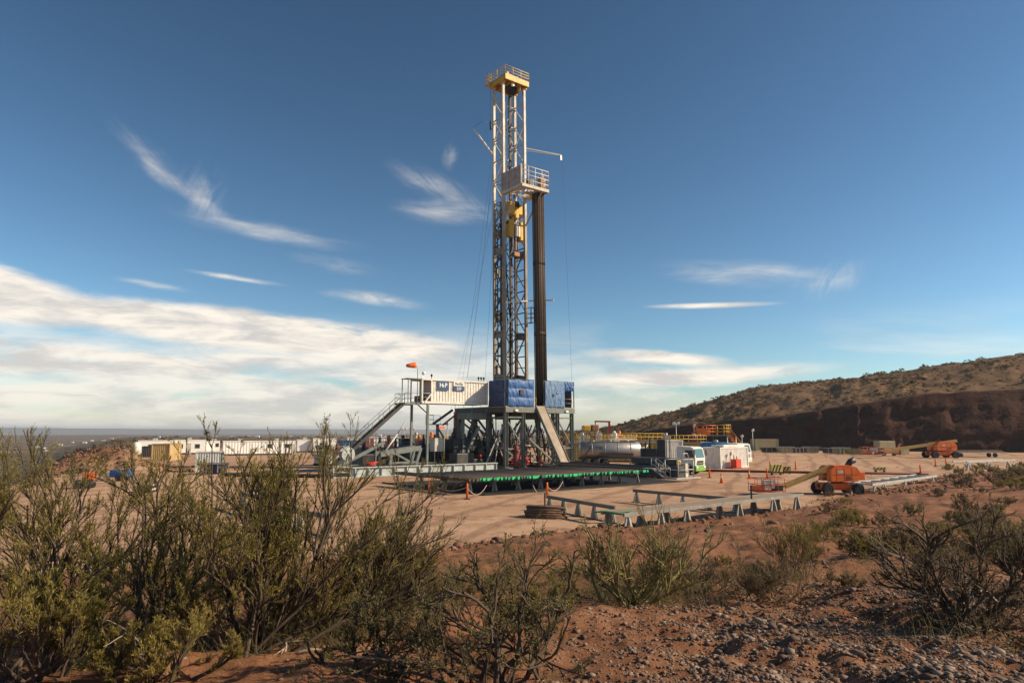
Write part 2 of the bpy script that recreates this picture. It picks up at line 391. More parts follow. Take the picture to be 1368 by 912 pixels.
def ground_material():
    m = bpy.data.materials.new('earth'); m.use_nodes = True; nt = m.node_tree; N = nt.nodes; L = nt.links
    b = N['Principled BSDF']; b.inputs['Roughness'].default_value = .95; b.inputs['Specular IOR Level'].default_value = .15
    geo = N.new('ShaderNodeNewGeometry')
    def noise(s, d=6, r=.6, sc=(1, 1, 1), dist=0):
        mp = N.new('ShaderNodeMapping'); mp.inputs['Scale'].default_value = sc; L.new(geo.outputs['Position'], mp.inputs[0])
        n = N.new('ShaderNodeTexNoise'); n.inputs['Scale'].default_value = s; n.inputs['Detail'].default_value = d; n.inputs['Roughness'].default_value = r
        n.inputs['Distortion'].default_value = dist
        L.new(mp.outputs[0], n.inputs['Vector']); return n.outputs['Fac']
    def rng(x, a, b_, c=0, d=1):
        n = N.new('ShaderNodeMapRange'); n.interpolation_type = 'SMOOTHSTEP'; L.new(x, n.inputs[0])
        for i, v in zip((1, 2, 3, 4), (a, b_, c, d)): n.inputs[i].default_value = v
        return n.outputs[0]
    def mix(f, a, c):
        n = N.new('ShaderNodeMix'); n.data_type = 'RGBA'
        if isinstance(f, float): n.inputs[0].default_value = f
        else: L.new(f, n.inputs[0])
        for i, v in ((6, a), (7, c)):
            if isinstance(v, tuple): n.inputs[i].default_value = (*v, 1)
            else: L.new(v, n.inputs[i])
        return n.outputs[2]
    def attr(nm):
        a = N.new('ShaderNodeAttribute'); a.attribute_name = nm; return a.outputs['Fac']
    # compacted pad: pale dusty brown with tracks
    pad = mix(rng(noise(.05, 5), .35, .65), (.45, .27, .16), (.56, .36, .225))
    pad = mix(rng(noise(.35, 8, .7, dist=.8), .45, .7), pad, (.29, .155, .09))
    pad = mix(rng(noise(.11, 6, .65, (1, .35, 1), 1.2), .54, .66, 0, .7), pad, (.27, .15, .09))
    pad = mix(rng(noise(2.2, 9, .8), .58, .72, 0, .5), pad, (.24, .135, .085))
    wv = N.new('ShaderNodeTexWave'); wv.inputs['Scale'].default_value = .16; wv.inputs['Distortion'].default_value = 9; wv.inputs['Detail'].default_value = 3; wv.inputs['Detail Scale'].default_value = .35
    mp = N.new('ShaderNodeMapping'); mp.inputs['Rotation'].default_value = (0, 0, R(62)); mp.inputs['Scale'].default_value = (1, .22, 1); L.new(geo.outputs['Position'], mp.inputs[0]); L.new(mp.outputs[0], wv.inputs['Vector'])
    pad = mix(rng(wv.outputs['Fac'], .84, .98, 0, .5), pad, (.21, .115, .07))
    wv2 = N.new('ShaderNodeTexWave'); wv2.inputs['Scale'].default_value = .4; wv2.inputs['Distortion'].default_value = 14; wv2.inputs['Detail'].default_value = 3; wv2.inputs['Detail Scale'].default_value = .2
    mp2 = N.new('ShaderNodeMapping'); mp2.inputs['Rotation'].default_value = (0, 0, R(-20)); mp2.inputs['Scale'].default_value = (1, .15, 1); L.new(geo.outputs['Position'], mp2.inputs[0]); L.new(mp2.outputs[0], wv2.inputs['Vector'])
    pad = mix(rng(wv2.outputs['Fac'], .90, .995, 0, .3), pad, (.42, .29, .20))
    # loose red bank earth
    bank = mix(rng(noise(.7, 8, .65), .35, .65), (.205, .088, .042), (.33, .155, .08))
    bank = mix(rng(noise(5, 8, .7), .5, .72), bank, (.14, .066, .037))
    bank = mix(rng(noise(14, 4, .7), .58, .7, 0, .7), bank, (.34, .21, .14))
    # scrub plain
    val = mix(rng(noise(.012, 7, .65, (1, 1, 1)), .38, .62), (.115, .088, .05), (.19, .115, .07))
    val = mix(rng(noise(.05, 8, .75), .5, .62), val, (.055, .058, .03))
    val = mix(rng(noise(.004, 4, .5, (.6, 2.5, 1)), .60, .66), val, (.26, .20, .13))
    val = mix(rng(noise(.0025, 3, .5, (1, 2.0, 1)), .56, .66, 0, .8), val, (.17, .075, .045))
    c = mix(attr('pad'), bank, pad)
    c = mix(attr('plain'), c, val)
    L.new(c, b.inputs['Base Color'])
    bp = N.new('ShaderNodeBump'); bp.inputs['Strength'].default_value = .9; bp.inputs['Distance'].default_value = .05
    L.new(noise(7, 10, .75), bp.inputs['Height']); L.new(bp.outputs[0], b.inputs['Normal'])
    return m
def build_ground():
    rr = np.concatenate([np.linspace(.02, 2, 8), np.geomspace(2.05, 14000, 470)])
    a1 = np.arange(-50, 50.01, .22); a2 = np.arange(53, 307.1, 4.0)
    ang = np.radians(np.concatenate([a1, a2])); na = len(ang); nr = len(rr)
    Rg, A = np.meshgrid(rr, ang, indexing='ij'); x = Rg * np.sin(A); y = Rg * np.cos(A)
    z, pw, vw = height(x.ravel(), y.ravel(), True)
    plain = np.clip(np.maximum(vw, sstep(190, 330, y.ravel() + 30 * fbm(x.ravel() * .03, y.ravel() * .03, 2, 17))), 0, 1)
    z = z + np.where(Rg.ravel() < 12000, 0, -200)
    co = np.stack([x.ravel(), y.ravel(), z], 1)
    i, j = np.meshgrid(np.arange(nr - 1), np.arange(na), indexing='ij'); j2 = (j + 1) % na
    f = np.stack([i * na + j, i * na + j2, (i + 1) * na + j2, (i + 1) * na + j], -1).reshape(-1, 4)[:, ::-1]
    o = np_mesh('ground', co, f, ground_material(), True)
    for nm, w in (('pad', pw), ('plain', plain)):
        at_ = o.data.attributes.new(nm, 'FLOAT', 'POINT'); at_.data.foreach_set('value', w.astype(np.float32))
    tag(o, 'red brown gravel drilling pad with rough banks and the scrub plain around it', 'ground', kind='structure')
def np_mesh(name, co, f, mat, smooth=False, parent=None):
    me = bpy.data.meshes.new(name); n = len(co); k = f.shape[1]
    me.vertices.add(n); me.vertices.foreach_set('co', np.asarray(co, np.float32).ravel())
    me.loops.add(f.size); me.loops.foreach_set('vertex_index', f.ravel().astype(np.int32))
    me.polygons.add(len(f)); me.polygons.foreach_set('loop_start', np.arange(len(f), dtype=np.int32) * k)
    me.polygons.foreach_set('loop_total', np.full(len(f), k, np.int32))
    if smooth: me.polygons.foreach_set('use_smooth', np.ones(len(f), bool))
    me.update(calc_edges=True); me.materials.append(mat)
    o = bpy.data.objects.new(name, me); COL.objects.link(o)
    if parent: o.parent = parent
    return o
build_ground()

# ---------------------------------------------------------------- the hill cut on the right
# control columns: pixel x, base (pixel y), cut top (pixel y, dist), crest (pixel y, dist)
HC = [(740, 585.5, 246, 584.5, 250, 580, 262), (800, 592, 240, 587, 246, 573.5, 275), (860, 597, 225, 577, 232, 559, 278), (912, 600, 212, 569, 219, 546, 276),
      (960, 602, 200, 565, 207, 532, 272), (1012, 603, 186, 560, 193, 516, 266), (1090, 603, 176, 549, 183, 509, 258),
      (1149, 603, 170, 539, 178, 503.5, 250), (1237, 602, 164, 527, 173, 490, 242), (1368, 600, 158, 520, 168, 472, 232),
      (1520, 600, 150, 508, 160, 452, 222), (1750, 600, 140, 480, 150, 425, 205)]
def build_hill():
    rows = []
    for (px, yb, db, yt, dt, yc, dc) in HC:
        b = at(px, yb, db); b.z = -.3
        rows.append((b, at(px, yt, dt), at(px, yc, dc)))
    NT = 240; ts = np.linspace(0, len(rows) - 1, NT)
    def interp(k, a):
        return np.interp(ts, range(len(rows)), [r[k][a] for r in rows])
    B = np.stack([interp(0, a) for a in range(3)], 1); T = np.stack([interp(1, a) for a in range(3)], 1); C = np.stack([interp(2, a) for a in range(3)], 1)
    prof = []; wt = []
    for s in np.linspace(0, 1, 26): prof.append(('cut', s))
    for s in np.linspace(.03, 1, 46): prof.append(('slope', s))
    for s in np.linspace(.05, 1, 10): prof.append(('back', s))
    co = []; cut = []
    for kind, s in prof:
        if kind == 'cut':
            p = B + (T - B) * np.array([s ** 1.15, s ** 1.15, s])[None, :]
            n1 = fbm(ts * 3.5, np.full(NT, s * 2.2), 4, 201); n2 = fbm(ts * 14, np.full(NT, s * 1.2), 3, 207); n3 = fbm(ts * .9, np.full(NT, s * 9), 3, 215)
            amp = math.sin(min(s, 1) * math.pi) ** .5
            p = p + np.stack([np.zeros(NT), -(5.0 * n1 * .8 + 1.6 * n2 + 2.0 * n3 + 1.2 * fbm(ts * 30, np.full(NT, s * 14), 3, 219)) * amp, .9 * n1 * amp], 1)
            w = np.ones(NT)
        elif kind == 'slope':
            q = s
            p = T + (C - T) * q
            bump = 2.2 * math.sin(q * math.pi) * (.35 + 1.8 * fbm(ts * 1.6, np.full(NT, q * 2), 4, 231)) + 1.1 * fbm(ts * 7, np.full(NT, q * 7), 3, 241)
            p = p + np.stack([np.zeros(NT), np.zeros(NT), bump * min(1, (C[:, 2] - T[:, 2]).mean() / 3)], 1)
            w = np.clip(.9 - q * 22, 0, 1) * np.ones(NT)
        else:
            p = C + np.stack([np.full(NT, 20 * s), np.full(NT, 90 * s), -(C[:, 2] + 3) * s ** 1.5], 1)
            w = np.zeros(NT)
        co.append(p); cut.append(w)
    co = np.array(co); cut = np.array(cut); K = len(prof)
    i, j = np.meshgrid(np.arange(K - 1), np.arange(NT - 1), indexing='ij')
    f = np.stack([i * NT + j, i * NT + j + 1, (i + 1) * NT + j + 1, (i + 1) * NT + j], -1).reshape(-1, 4)
    m = bpy.data.materials.new('hill_earth'); m.use_nodes = True; nt = m.node_tree; N = nt.nodes; L = nt.links
    b = N['Principled BSDF']; b.inputs['Roughness'].default_value = .95; b.inputs['Specular IOR Level'].default_value = .1
    geo = N.new('ShaderNodeNewGeometry')
    def noise(s, sc=(1, 1, 1), d=7, r=.65):
        mp = N.new('ShaderNodeMapping'); mp.inputs['Scale'].default_value = sc; L.new(geo.outputs['Position'], mp.inputs[0])
        n = N.new('ShaderNodeTexNoise'); n.inputs['Scale'].default_value = s; n.inputs['Detail'].default_value = d; n.inputs['Roughness'].default_value = r
        L.new(mp.outputs[0], n.inputs['Vector']); return n.outputs['Fac']
    def ramp(x, a, b_):
        n = N.new('ShaderNodeMapRange'); n.interpolation_type = 'SMOOTHSTEP'; L.new(x, n.inputs[0]); n.inputs[1].default_value = a; n.inputs[2].default_value = b_; return n.outputs[0]
    def mix(f_, a, c):
        n = N.new('ShaderNodeMix'); n.data_type = 'RGBA'; L.new(f_, n.inputs[0])
        for k, v in ((6, a), (7, c)):
            if isinstance(v, tuple): n.inputs[k].default_value = (*v, 1)
            else: L.new(v, n.inputs[k])
        return n.outputs[2]
    soil = mix(ramp(noise(.10), .38, .62), (.17, .097, .05), (.255, .142, .074))
    soil = mix(ramp(noise(.8), .48, .62), soil, (.10, .075, .04))
    cutc = mix(ramp(noise(.12, (1, 1, 5)), .4, .6), (.055, .022, .015), (.08, .035, .023))
    cutc = mix(ramp(noise(.9, (1, 1, .3)), .5, .7), cutc, (.05, .025, .019))
    a = N.new('ShaderNodeAttribute'); a.attribute_name = 'cut'
    L.new(mix(a.outputs['Fac'], soil, cutc), b.inputs['Base Color'])
    bp = N.new('ShaderNodeBump'); bp.inputs['Strength'].default_value = .8; bp.inputs['Distance'].default_value = .6
    L.new(noise(.9), bp.inputs['Height']); L.new(bp.outputs[0], b.inputs['Normal'])
    o = np_mesh('hill', co.reshape(-1, 3), f, m, True)
    at_ = o.data.attributes.new('cut', 'FLOAT', 'POINT'); at_.data.foreach_set('value', cut.ravel().astype(np.float32))
    tag(o, 'scrub covered hill with a bare dark red cut face along the pad', 'hill', kind='structure')
    # scrub on the slope
    rs = np.random.RandomState(4); S0 = 26; pts = []
    fine = co[S0:S0 + 47]
    n = 5200
    tt = rs.uniform(0, NT - 1.01, n); qq = rs.uniform(0, 45.9, n)
    i0 = qq.astype(int); j0 = tt.astype(int); fi = (qq - i0)[:, None]; fj = (tt - j0)[:, None]
    P = (fine[i0, j0] * (1 - fi) + fine[i0 + 1, j0] * fi) * (1 - fj) + (fine[i0, j0 + 1] * (1 - fi) + fine[i0 + 1, j0 + 1] * fi) * fj
    dens = fbm(P[:, 0] * .06, P[:, 1] * .06, 3, 77)
    keep = rs.uniform(-.35, .4, n) < dens + .12
    keep[:0] = True
    P = P[keep]
    # a thicker fringe on the crest line
    cr = C[rs.randint(8, NT, 90)] + rs.uniform(-1, 1, (90, 3)) * np.array([2, 2, 0])
    P = np.concatenate([P, cr]); size = np.concatenate([rs.gamma(3, .16, len(P) - 90), rs.uniform(.4, 1.2, 90)])
    scrub_mesh('hillside_scrub', P, size, 26, 5, 'low olive shrubs dotted over the whole hillside')
def scrub_mesh(name, P, size, per, seed, label, mat=None):
    rs = np.random.RandomState(seed); n = len(P); idx = np.repeat(np.arange(n), per); k = len(idx)
    d = rs.normal(size=(k, 3)); d /= np.linalg.norm(d, axis=1)[:, None]; d[:, 2] = np.abs(d[:, 2]) * .9 - .1
    rad = rs.uniform(.45, 1.0, k)[:, None]
    asp = rs.uniform(.7, 1.15, n)[idx][:, None]
    c = P[idx] + d * rad * size[idx][:, None] * np.array([1.25, 1.25, 1]) * np.array([1, 1, 1]) * asp
    t = rs.normal(size=(k, 3)); t /= np.linalg.norm(t, axis=1)[:, None]; u = np.cross(t, d); u /= np.linalg.norm(u, axis=1)[:, None] + 1e-9
    s = (size[idx] * rs.uniform(.16, .38, k))[:, None]
    v = np.stack([c - t * s, c + u * s * .7, c + t * s, c - u * s * .7], 1).reshape(-1, 3)
    f = np.arange(len(v)).reshape(-1, 4)
    o = np_mesh(name, v, f, mat or foliage_mat('scrub_leaves', (.118, .083, .039), (.185, .12, .058), (.066, .05, .025)))
    return tag(o, label, 'scrub', kind='stuff')
def foliage_mat(name, a, b_, c, scale=.5, trans=.25):
    if name in _mats: return _mats[name]
    m = bpy.data.materials.new(name); m.use_nodes = True; nt = m.node_tree; N = nt.nodes; L = nt.links
    b = N['Principled BSDF']; b.inputs['Roughness'].default_value = .7; b.inputs['Specular IOR Level'].default_value = .25
    geo = N.new('ShaderNodeNewGeometry'); n = N.new('ShaderNodeTexNoise'); n.inputs['Scale'].default_value = scale; n.inputs['Detail'].default_value = 4
    L.new(geo.outputs['Position'], n.inputs['Vector'])
    add = N.new('ShaderNodeMath'); add.operation = 'MULTIPLY_ADD'; L.new(geo.outputs['Random Per Island'], add.inputs[0]); add.inputs[1].default_value = .5; 
    sub = N.new('ShaderNodeMath'); sub.operation = 'SUBTRACT'; L.new(n.outputs['Fac'], sub.inputs[0]); sub.inputs[1].default_value = .25
    L.new(sub.outputs[0], add.inputs[2])
    cr = N.new('ShaderNodeValToRGB'); L.new(add.outputs[0], cr.inputs[0]); e = cr.color_ramp.elements
    e[0].position = .15; e[0].color = (*c, 1); e[1].position = .85; e[1].color = (*b_, 1); k = e.new(.5); k.color = (*a, 1)
    L.new(cr.outputs[0], b.inputs['Base Color'])
    if trans:
        tr = N.new('ShaderNodeBsdfTranslucent'); L.new(cr.outputs[0], tr.inputs[0]); mx = N.new('ShaderNodeMixShader'); mx.inputs[0].default_value = trans
        L.new(b.outputs[0], mx.inputs[1]); L.new(tr.outputs[0], mx.inputs[2]); L.new(mx.outputs[0], N['Material Output'].inputs[0])
    _mats[name] = m
    return m
build_hill()

# ---------------------------------------------------------------- far mesa and haze
def build_far():
    n = 260; a = np.radians(np.linspace(-62, 62, n)); D = 9000
    top = 4.6 + D * (4.6 + 3.0 * fbm(np.degrees(a) * .05, np.zeros(n), 3, 301) + .8 * fbm(np.degrees(a) * .5, np.zeros(n), 3, 302)) / 912
    top = top * np.interp(np.degrees(a), [-62, -38, -33, -15, 0, 20, 62], [1.0, 1.05, 1.0, .92, .9, .95, 1.0])
    rows = []
    for d, k in ((D - 900, -1), (D - 420, .35), (D - 300, .62), (D, 1), (D + 700, 1), (D + 2500, -1)):
        wob = 1 + .02 * fbm(np.degrees(a) * .3, np.full(n, d * .01), 3, 310)
        z = np.where(k < 0, -40, top * k) * np.ones(n)
        rows.append(np.stack([d * wob * np.sin(a), d * wob * np.cos(a), z], 1))
    co = np.array(rows); K = len(rows)
    i, j = np.meshgrid(np.arange(K - 1), np.arange(n - 1), indexing='ij')
    f = np.stack([i * n + j, i * n + j + 1, (i + 1) * n + j + 1, (i + 1) * n + j], -1).reshape(-1, 4)
    o = np_mesh('distant_hills', co.reshape(-1, 3), f, M('mesa_rock', (.15, .10, .075), .95, var=.3, scale=.002, dirt=.0), True)
    tag(o, 'long flat mesa on the horizon fading to blue', 'hills', kind='structure')
    b = MB().box(-11800, 11800, -700, 11800, -60, 72)
    hz = b.build('haze', bpy.data.materials.new('air'))
    m = hz.data.materials[0]; m.use_nodes = True; N = m.node_tree.nodes; N.clear()
    v = N.new('ShaderNodeVolumePrincipled'); v.inputs['Density'].default_value = HAZE; v.inputs['Color'].default_value = (.82, .91, 1.0, 1); v.inputs['Anisotropy'].default_value = .2
    out = N.new('ShaderNodeOutputMaterial'); m.node_tree.links.new(v.outputs[0], out.inputs['Volume'])
    tag(hz, 'thin blue air over the plain', 'haze', kind='stuff')
HAZE = 1.15e-4
build_far()
# ---------------------------------------------------------------- drilling rig: substructure and floor
FZ = 7.75                          # drill floor height
rig = empty('rig_substructure', RIG, TH, 'grey green steel rig substructure with blue tarpaulin windbreaks round its drill floor', 'drilling rig')
ROWS = (0.0, 3.7, 6.9, 10.2)
for a0, a1 in ((0.0, 2.67), (8.3, 10.8)):
    for c in ROWS:
        for a in (a0, a1):
            mb = MB().box(a - .17, a + .17, c - .03, c + .03, .45, FZ - .75).box(a - .19, a - .16, c - .2, c + .2, .45, FZ - .75).box(a + .16, a + .19, c - .2, c + .2, .45, FZ - .75)
            mb.box(a - .3, a + .3, c - .3, c + .3, .4, .46)
            mb.build('column', gsteel, rig)
    MB().box(a0 - .35, a0 + .35, -1.0, 11.2, 0, .40).build('base_beam', gsteel, rig)
    MB().box(a1 - .35, a1 + .35, -1.0, 11.2, 0, .40).build('base_beam', gsteel, rig)
    for z in (2.6, FZ - 1.35):
        for c in ROWS: MB().bar((a0, c, z), (a1, c, z), .16).build('girt', gsteel, rig)
        for a in (a0, a1): MB().bar((a, 0, z + .02), (a, 10.2, z + .02), .14).build('girt', gsteel, rig)
    for a in (a0, a1):
        for (c0, c1), fl in (((0, 3.7), 0), ((3.7, 6.9), 1), ((6.9, 10.2), 0)):
            z0, z1 = (.6, FZ - 1.5) if fl else (FZ - 1.5, .6)
            MB().bar((a, c0, z0), (a, c1, z1), .15).build('brace', gsteel, rig)
    for c in (0, 6.9):
        MB().bar((a0, c, FZ - 1.5), (a1, c, 2.7), .14).build('brace', gsteel, rig)
        MB().bar((a0, c, 2.5), (a1, c, .6), .14).build('brace', gsteel, rig)
# big diagonal braces between the two boxes and a light frame at the left
for p, q in (((2.8, .4, 4.6), (8.2, .4, .7)), ((2.8, 7, .7), (8.2, 7, FZ - 1.2)), ((2.8, 10.2, FZ - 1.2), (8.2, 10.2, .7)), ((8.2, 3.7, 5.2), (2.8, 3.7, .7))):
    MB().bar(p, q, .22).build('brace', gsteel, rig)
f = MB().box(-.25, 11.1, -.25, 11.0, FZ - .14, FZ)
f.build('drill_floor', grating, rig)
for c in (-.2, 3.7, 6.9, 10.8): MB().box(-.25, 11.1, c - .12, c + .12, FZ - .75, FZ - .143).build('floor_beam', gsteel, rig)
for a in (-.12, 2.67, 8.3, 10.95): MB().box(a - .11, a + .11, -.06, 10.7, FZ - .70, FZ - .16).build('floor_beam', dsteel, rig)
# rotary beams under the well centre
MB().box(3.2, 7.4, 3.0, 3.5, FZ - 1.5, FZ - .16).box(3.2, 7.4, 6.1, 6.6, FZ - 1.5, FZ - .16).build('rotary_beam', dsteel, rig)
def puffed(a0, a1, c, z0, z1, nu, nv, seed, out=-1, axis='a'):
    """tarpaulin laced to a frame: pillows between the laces"""
    rs = np.random.RandomState(seed); U = 44; V = 30; vs = []
    for j in range(V + 1):
        for i in range(U + 1):
            u = i / U; v = j / V
            pu = abs(math.sin(math.pi * v * nv)) ** .6 * (abs(math.sin(math.pi * min(max(u, .0), 1))) ** .35)
            w = .13 * pu + .16 * float(fbm(u * 6 + seed, v * 3, 3, seed)) + .13 * float(fbm(u * 22 + v * 5 + seed, v * 5, 3, seed + 5))
            d = .06 + max(w, -.03)
            sag = .05 * math.sin(math.pi * u * 4) * (1 if j == V else 0)
            p = a0 + (a1 - a0) * u; z = z0 + (z1 - z0) * v - sag
            vs.append((p, c + out * d, z) if axis == 'a' else (c + out * d, p, z))
    fs = [(j * (U + 1) + i, j * (U + 1) + i + 1, (j + 1) * (U + 1) + i + 1, (j + 1) * (U + 1) + i) for j in range(V) for i in range(U)]
    mb = MB(); mb.add(vs, fs, True)
    k = len(vs); back = [((p[0], c - out * .02, p[2]) if axis == 'a' else (c - out * .02, p[1], p[2])) for p in vs]
    mb.add(back, fs, True)
    edge = [i for i in range(U + 1)] + [j * (U + 1) + U for j in range(1, V + 1)] + [V * (U + 1) + i for i in range(U - 1, -1, -1)] + [j * (U + 1) for j in range(V - 1, 0, -1)]
    for e0, e1 in zip(edge, edge[1:] + edge[:1]): mb.f.append([e0, e1, e1 + k, e0 + k]); mb.sm.append(True)
    return mb
WZ0, WZ1 = FZ + .02, FZ + 3.25
laces = []
t1 = puffed(.05, 4.15, -.27, WZ0 - .05, WZ1, 1, 3, 11); tp = t1.build('windbreak_tarpaulin', tarp, rig)
MB().box(1.75, 2.35, -.62, -.5, WZ0 + 1.35, WZ0 + 2.0).build('vent_flap', dsteel, tp)
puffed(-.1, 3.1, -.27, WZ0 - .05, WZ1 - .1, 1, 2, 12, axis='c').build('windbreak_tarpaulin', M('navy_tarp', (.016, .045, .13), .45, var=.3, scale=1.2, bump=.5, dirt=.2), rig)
t2 = puffed(5.95, 9.3, -.27, WZ0 - .05, WZ1 + .05, 1, 1, 13); tq = t2.build('windbreak_tarpaulin', faded, rig)
MB().lathe((7.6, -.75, WZ0 + 1.75), (0, -1, 0), [(0, .16), (.05, .2), (.08, .03)], 8).build('tied_knot', faded, tq)
puffed(9.3, 11.0, -.27, WZ0 + 2.1, WZ1 + .05, 1, 1, 14).build('windbreak_tarpaulin', tarp, rig)
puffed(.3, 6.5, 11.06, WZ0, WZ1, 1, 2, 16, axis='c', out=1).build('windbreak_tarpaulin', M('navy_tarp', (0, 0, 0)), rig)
fr = MB()
for a in (0, 2.1, 4.2, 5.85, 7.6, 9.35, 11.05): fr.box(a - .05, a + .05, -.24, -.14, FZ, WZ1 + .12)
for a0, a1 in ((0.05, 4.15), (5.9, 11)): fr.box(a0, a1, -.23, -.15, WZ1 + .03, WZ1 + .1)
for c in (1.5, 3.1): fr.box(-.05, .05, c - .05, c + .05, FZ, WZ1)
fr.build('windbreak_frame', dsteel, rig)
MB().rails([(9.35, -.2, FZ), (11.05, -.2, FZ)], 1.1).rails([(4.25, -.2, FZ), (4.6, -.2, FZ)], 1.1).rails([(11.05, 6.5, FZ), (11.05, 10.9, FZ), (-.2, 10.9, FZ)], 1.1).build('guard_rail', yellow, rig)
# equipment standing on the floor edge seen between the windbreaks
MB().tube([(4.55, .9, FZ), (4.55, .9, FZ + 2.5), (4.3, 1.0, FZ + 3.2)], .12, 8).box(4.5, 5.1, 1.2, 1.7, FZ, FZ + 1.3).build('iron_roughneck', M('brown_orange', (.35, .17, .07), .5), rig)
# floor-side flood lights under the edge
for a in (1.3, 9.6):
    MB().box(a - .22, a + .22, -.5, -.27, FZ - .62, FZ - .42).build('flood_light', lightm, rig)
# vertical pipes / hoses under the floor
for i in range(44):
    a = rnd.uniform(.3, 10.5); c = rnd.uniform(1.2, 9.8); z0 = rnd.uniform(.4, 3.5); z1 = rnd.uniform(z0 + 1.5, FZ - .8)
    MB().tube([(a, c, z0), (a + rnd.uniform(-.1, .1), c, (z0 + z1) / 2), (a + rnd.uniform(-.5, .5), c + rnd.uniform(-.6, .6), z1)], rnd.choice((.05, .07, .1)), 6).build('riser_pipe', rnd.choice((dsteel, dsteel, pipem, galv, dred)), rig)
for i in range(22):
    a = rnd.uniform(1, 8); c = rnd.uniform(1.0, 9.0); z = rnd.uniform(.7, 3.2)
    MB().tube([(a, c, z), (a + rnd.uniform(1, 2.6), c + rnd.uniform(-.5, .5), z)], rnd.choice((.06, .09)), 6).build('manifold_pipe', rnd.choice((dred, dsteel, pipem, galv, dsteel)), rig)
# light A-frame at the left of the box
MB().bar((-.5, 1.6, .5), (.0, 1.6, 3.4), .12).bar((-1.9, 1.6, .6), (-.2, 1.6, 3.9), .12).bar((-1.9, 1.6, .6), (-.3, 1.6, .6), .09).build('support_frame', galv, rig)
# boxes hung under the left end of the floor (deadline anchor, cellar deck)
MB().bbox(-3.4, -.4, 3.4, 5.6, FZ - 1.6, FZ - .8).build('pipe_chase', gsteel, rig)
MB().bar((-3.2, 3.6, FZ - 1.6), (-.3, 3.6, 4.2), .18).bar((-3.2, 5.4, FZ - 1.6), (-.3, 5.4, 4.2), .18).build('cantilever_brace', dsteel, rig)
MB().bar((-3.2, 4.5, .3), (-3.2, 4.5, FZ - 1.6), .3).bar((-1.6, 7.2, .3), (-1.6, 7.2, FZ - .8), .35).bar((-5.2, 7.2, .3), (-1.6, 7.2, FZ - 1), .2).bar((-1.6, 7.2, .4), (-5.2, 7.2, 5.2), .16).bar((-5.2, 7.2, .3), (-5.2, 7.2, 5.6), .28).build('support_frame', gsteel, rig)
MB().box(-6.3, -4.2, 6.4, 8.2, 5.5, 5.6).rails([(-6.3, 6.4, 5.6), (-6.3, 8.2, 5.6), (-4.2, 8.2, 5.6)], 1.1).bar((-6.2, 6.6, 5.6), (-3.4, 6.6, FZ - .4), .25).build('side_platform', dsteel, rig)

# ---------------------------------------------------------------- mast
MA0, MA1, MC0, MC1, MTOP = 3.42, 7.12, 4.7, 6.85, 52.4
mast = empty('drilling_mast', Rw(0, 0, FZ), TH, 'tall lattice mast with yellow crown and white racking board', 'derrick mast')
mast.rotation_euler[1] = -.009
def mz(z): return z - FZ
legs = [(MA0, MC0), (MA1, MC0), (MA0, MC1), (MA1, MC1)]
for a, c in legs:
    MB().box(a - .17, a + .17, c - .17, c + .17, 0, mz(MTOP)).build('leg', mastm, mast)
LV = [FZ + .9 + i * 2.98 for i in range(15)]
for i, z in enumerate(LV):
    w = .13
    for a in (MA0, MA1):
        MB().bar((a, MC0, mz(z)), (a, MC1, mz(z)), w).build('girt', lattm, mast)
        if i < len(LV) - 1:
            z2 = LV[i + 1]; p, q = ((MC0, z), (MC1, z2)) if i % 2 else ((MC1, z), (MC0, z2))
            MB().bar((a, p[0], mz(p[1])), (a, q[0], mz(q[1])), .12).build('brace', lattm, mast)
    if i < len(LV) - 1 and i % 2 == 0:
        z2 = LV[i + 1]
        for a in (MA0 + .04, MA1 - .04):
            p, q = ((MC1, z), (MC0, z2)) if i % 4 else ((MC0, z), (MC1, z2))
            MB().bar((a, p[0], mz(p[1])), (a, q[0], mz(q[1])), .10).build('brace', lattm, mast)
    if i < len(LV):
        MB().bar((MA0, MC1, mz(z) + .01), (MA1, MC1, mz(z) + .01), w).build('girt', lattm, mast)
    if i < len(LV) - 1:
        z2 = LV[i + 1]; am = (MA0 + MA1) / 2
        p = (MA0, am) if i % 2 == 0 else (am, MA0)
        MB().bar((p[0], MC1 + .02, mz(z)), (p[1], MC1 + .02, mz(z2)), .10).build('brace', lattm, mast)
        p = (MA1, am) if i % 2 == 0 else (am, MA1)
        MB().bar((p[0], MC1 + .02, mz(z)), (p[1], MC1 + .02, mz(z2)), .10).build('brace', lattm, mast)
for i in range(9):
    z = (LV[i] + LV[i + 1]) / 2
    for a in (MA0, MA1): MB().bar((a, MC0, mz(z)), (a, MC1, mz(z)), .10).build('girt', lattm, mast)
    am = (MA0 + MA1) / 2
    for a in (MA0, MA1):
        p = (am, a) if i % 2 == 0 else (a, am)
        MB().bar((p[0], MC1 + .05, mz(LV[i])), (p[1], MC1 + .05, mz(LV[i + 1])), .09).build('brace', lattm, mast)
# gusset plates at the foot
for a in (MA0, MA1):
    for z in (FZ + 3.2, FZ + 9.0, FZ + 20.3):
        MB().prism([(MC0, mz(z)), (MC1, mz(z) + .3), (MC1, mz(z) + 1.3), (MC0, mz(z) + 1.0)], 'x', a - .04, a + .04).build('gusset', mastm, mast)
MB().prism([(MA0, mz(FZ + 3.6)), (MA1, mz(FZ + 3.6)), (MA1, mz(FZ + 4.3)), (MA0, mz(FZ + 4.3))], 'y', MC1 + .1, MC1 + .16).build('gusset', mastm, mast)
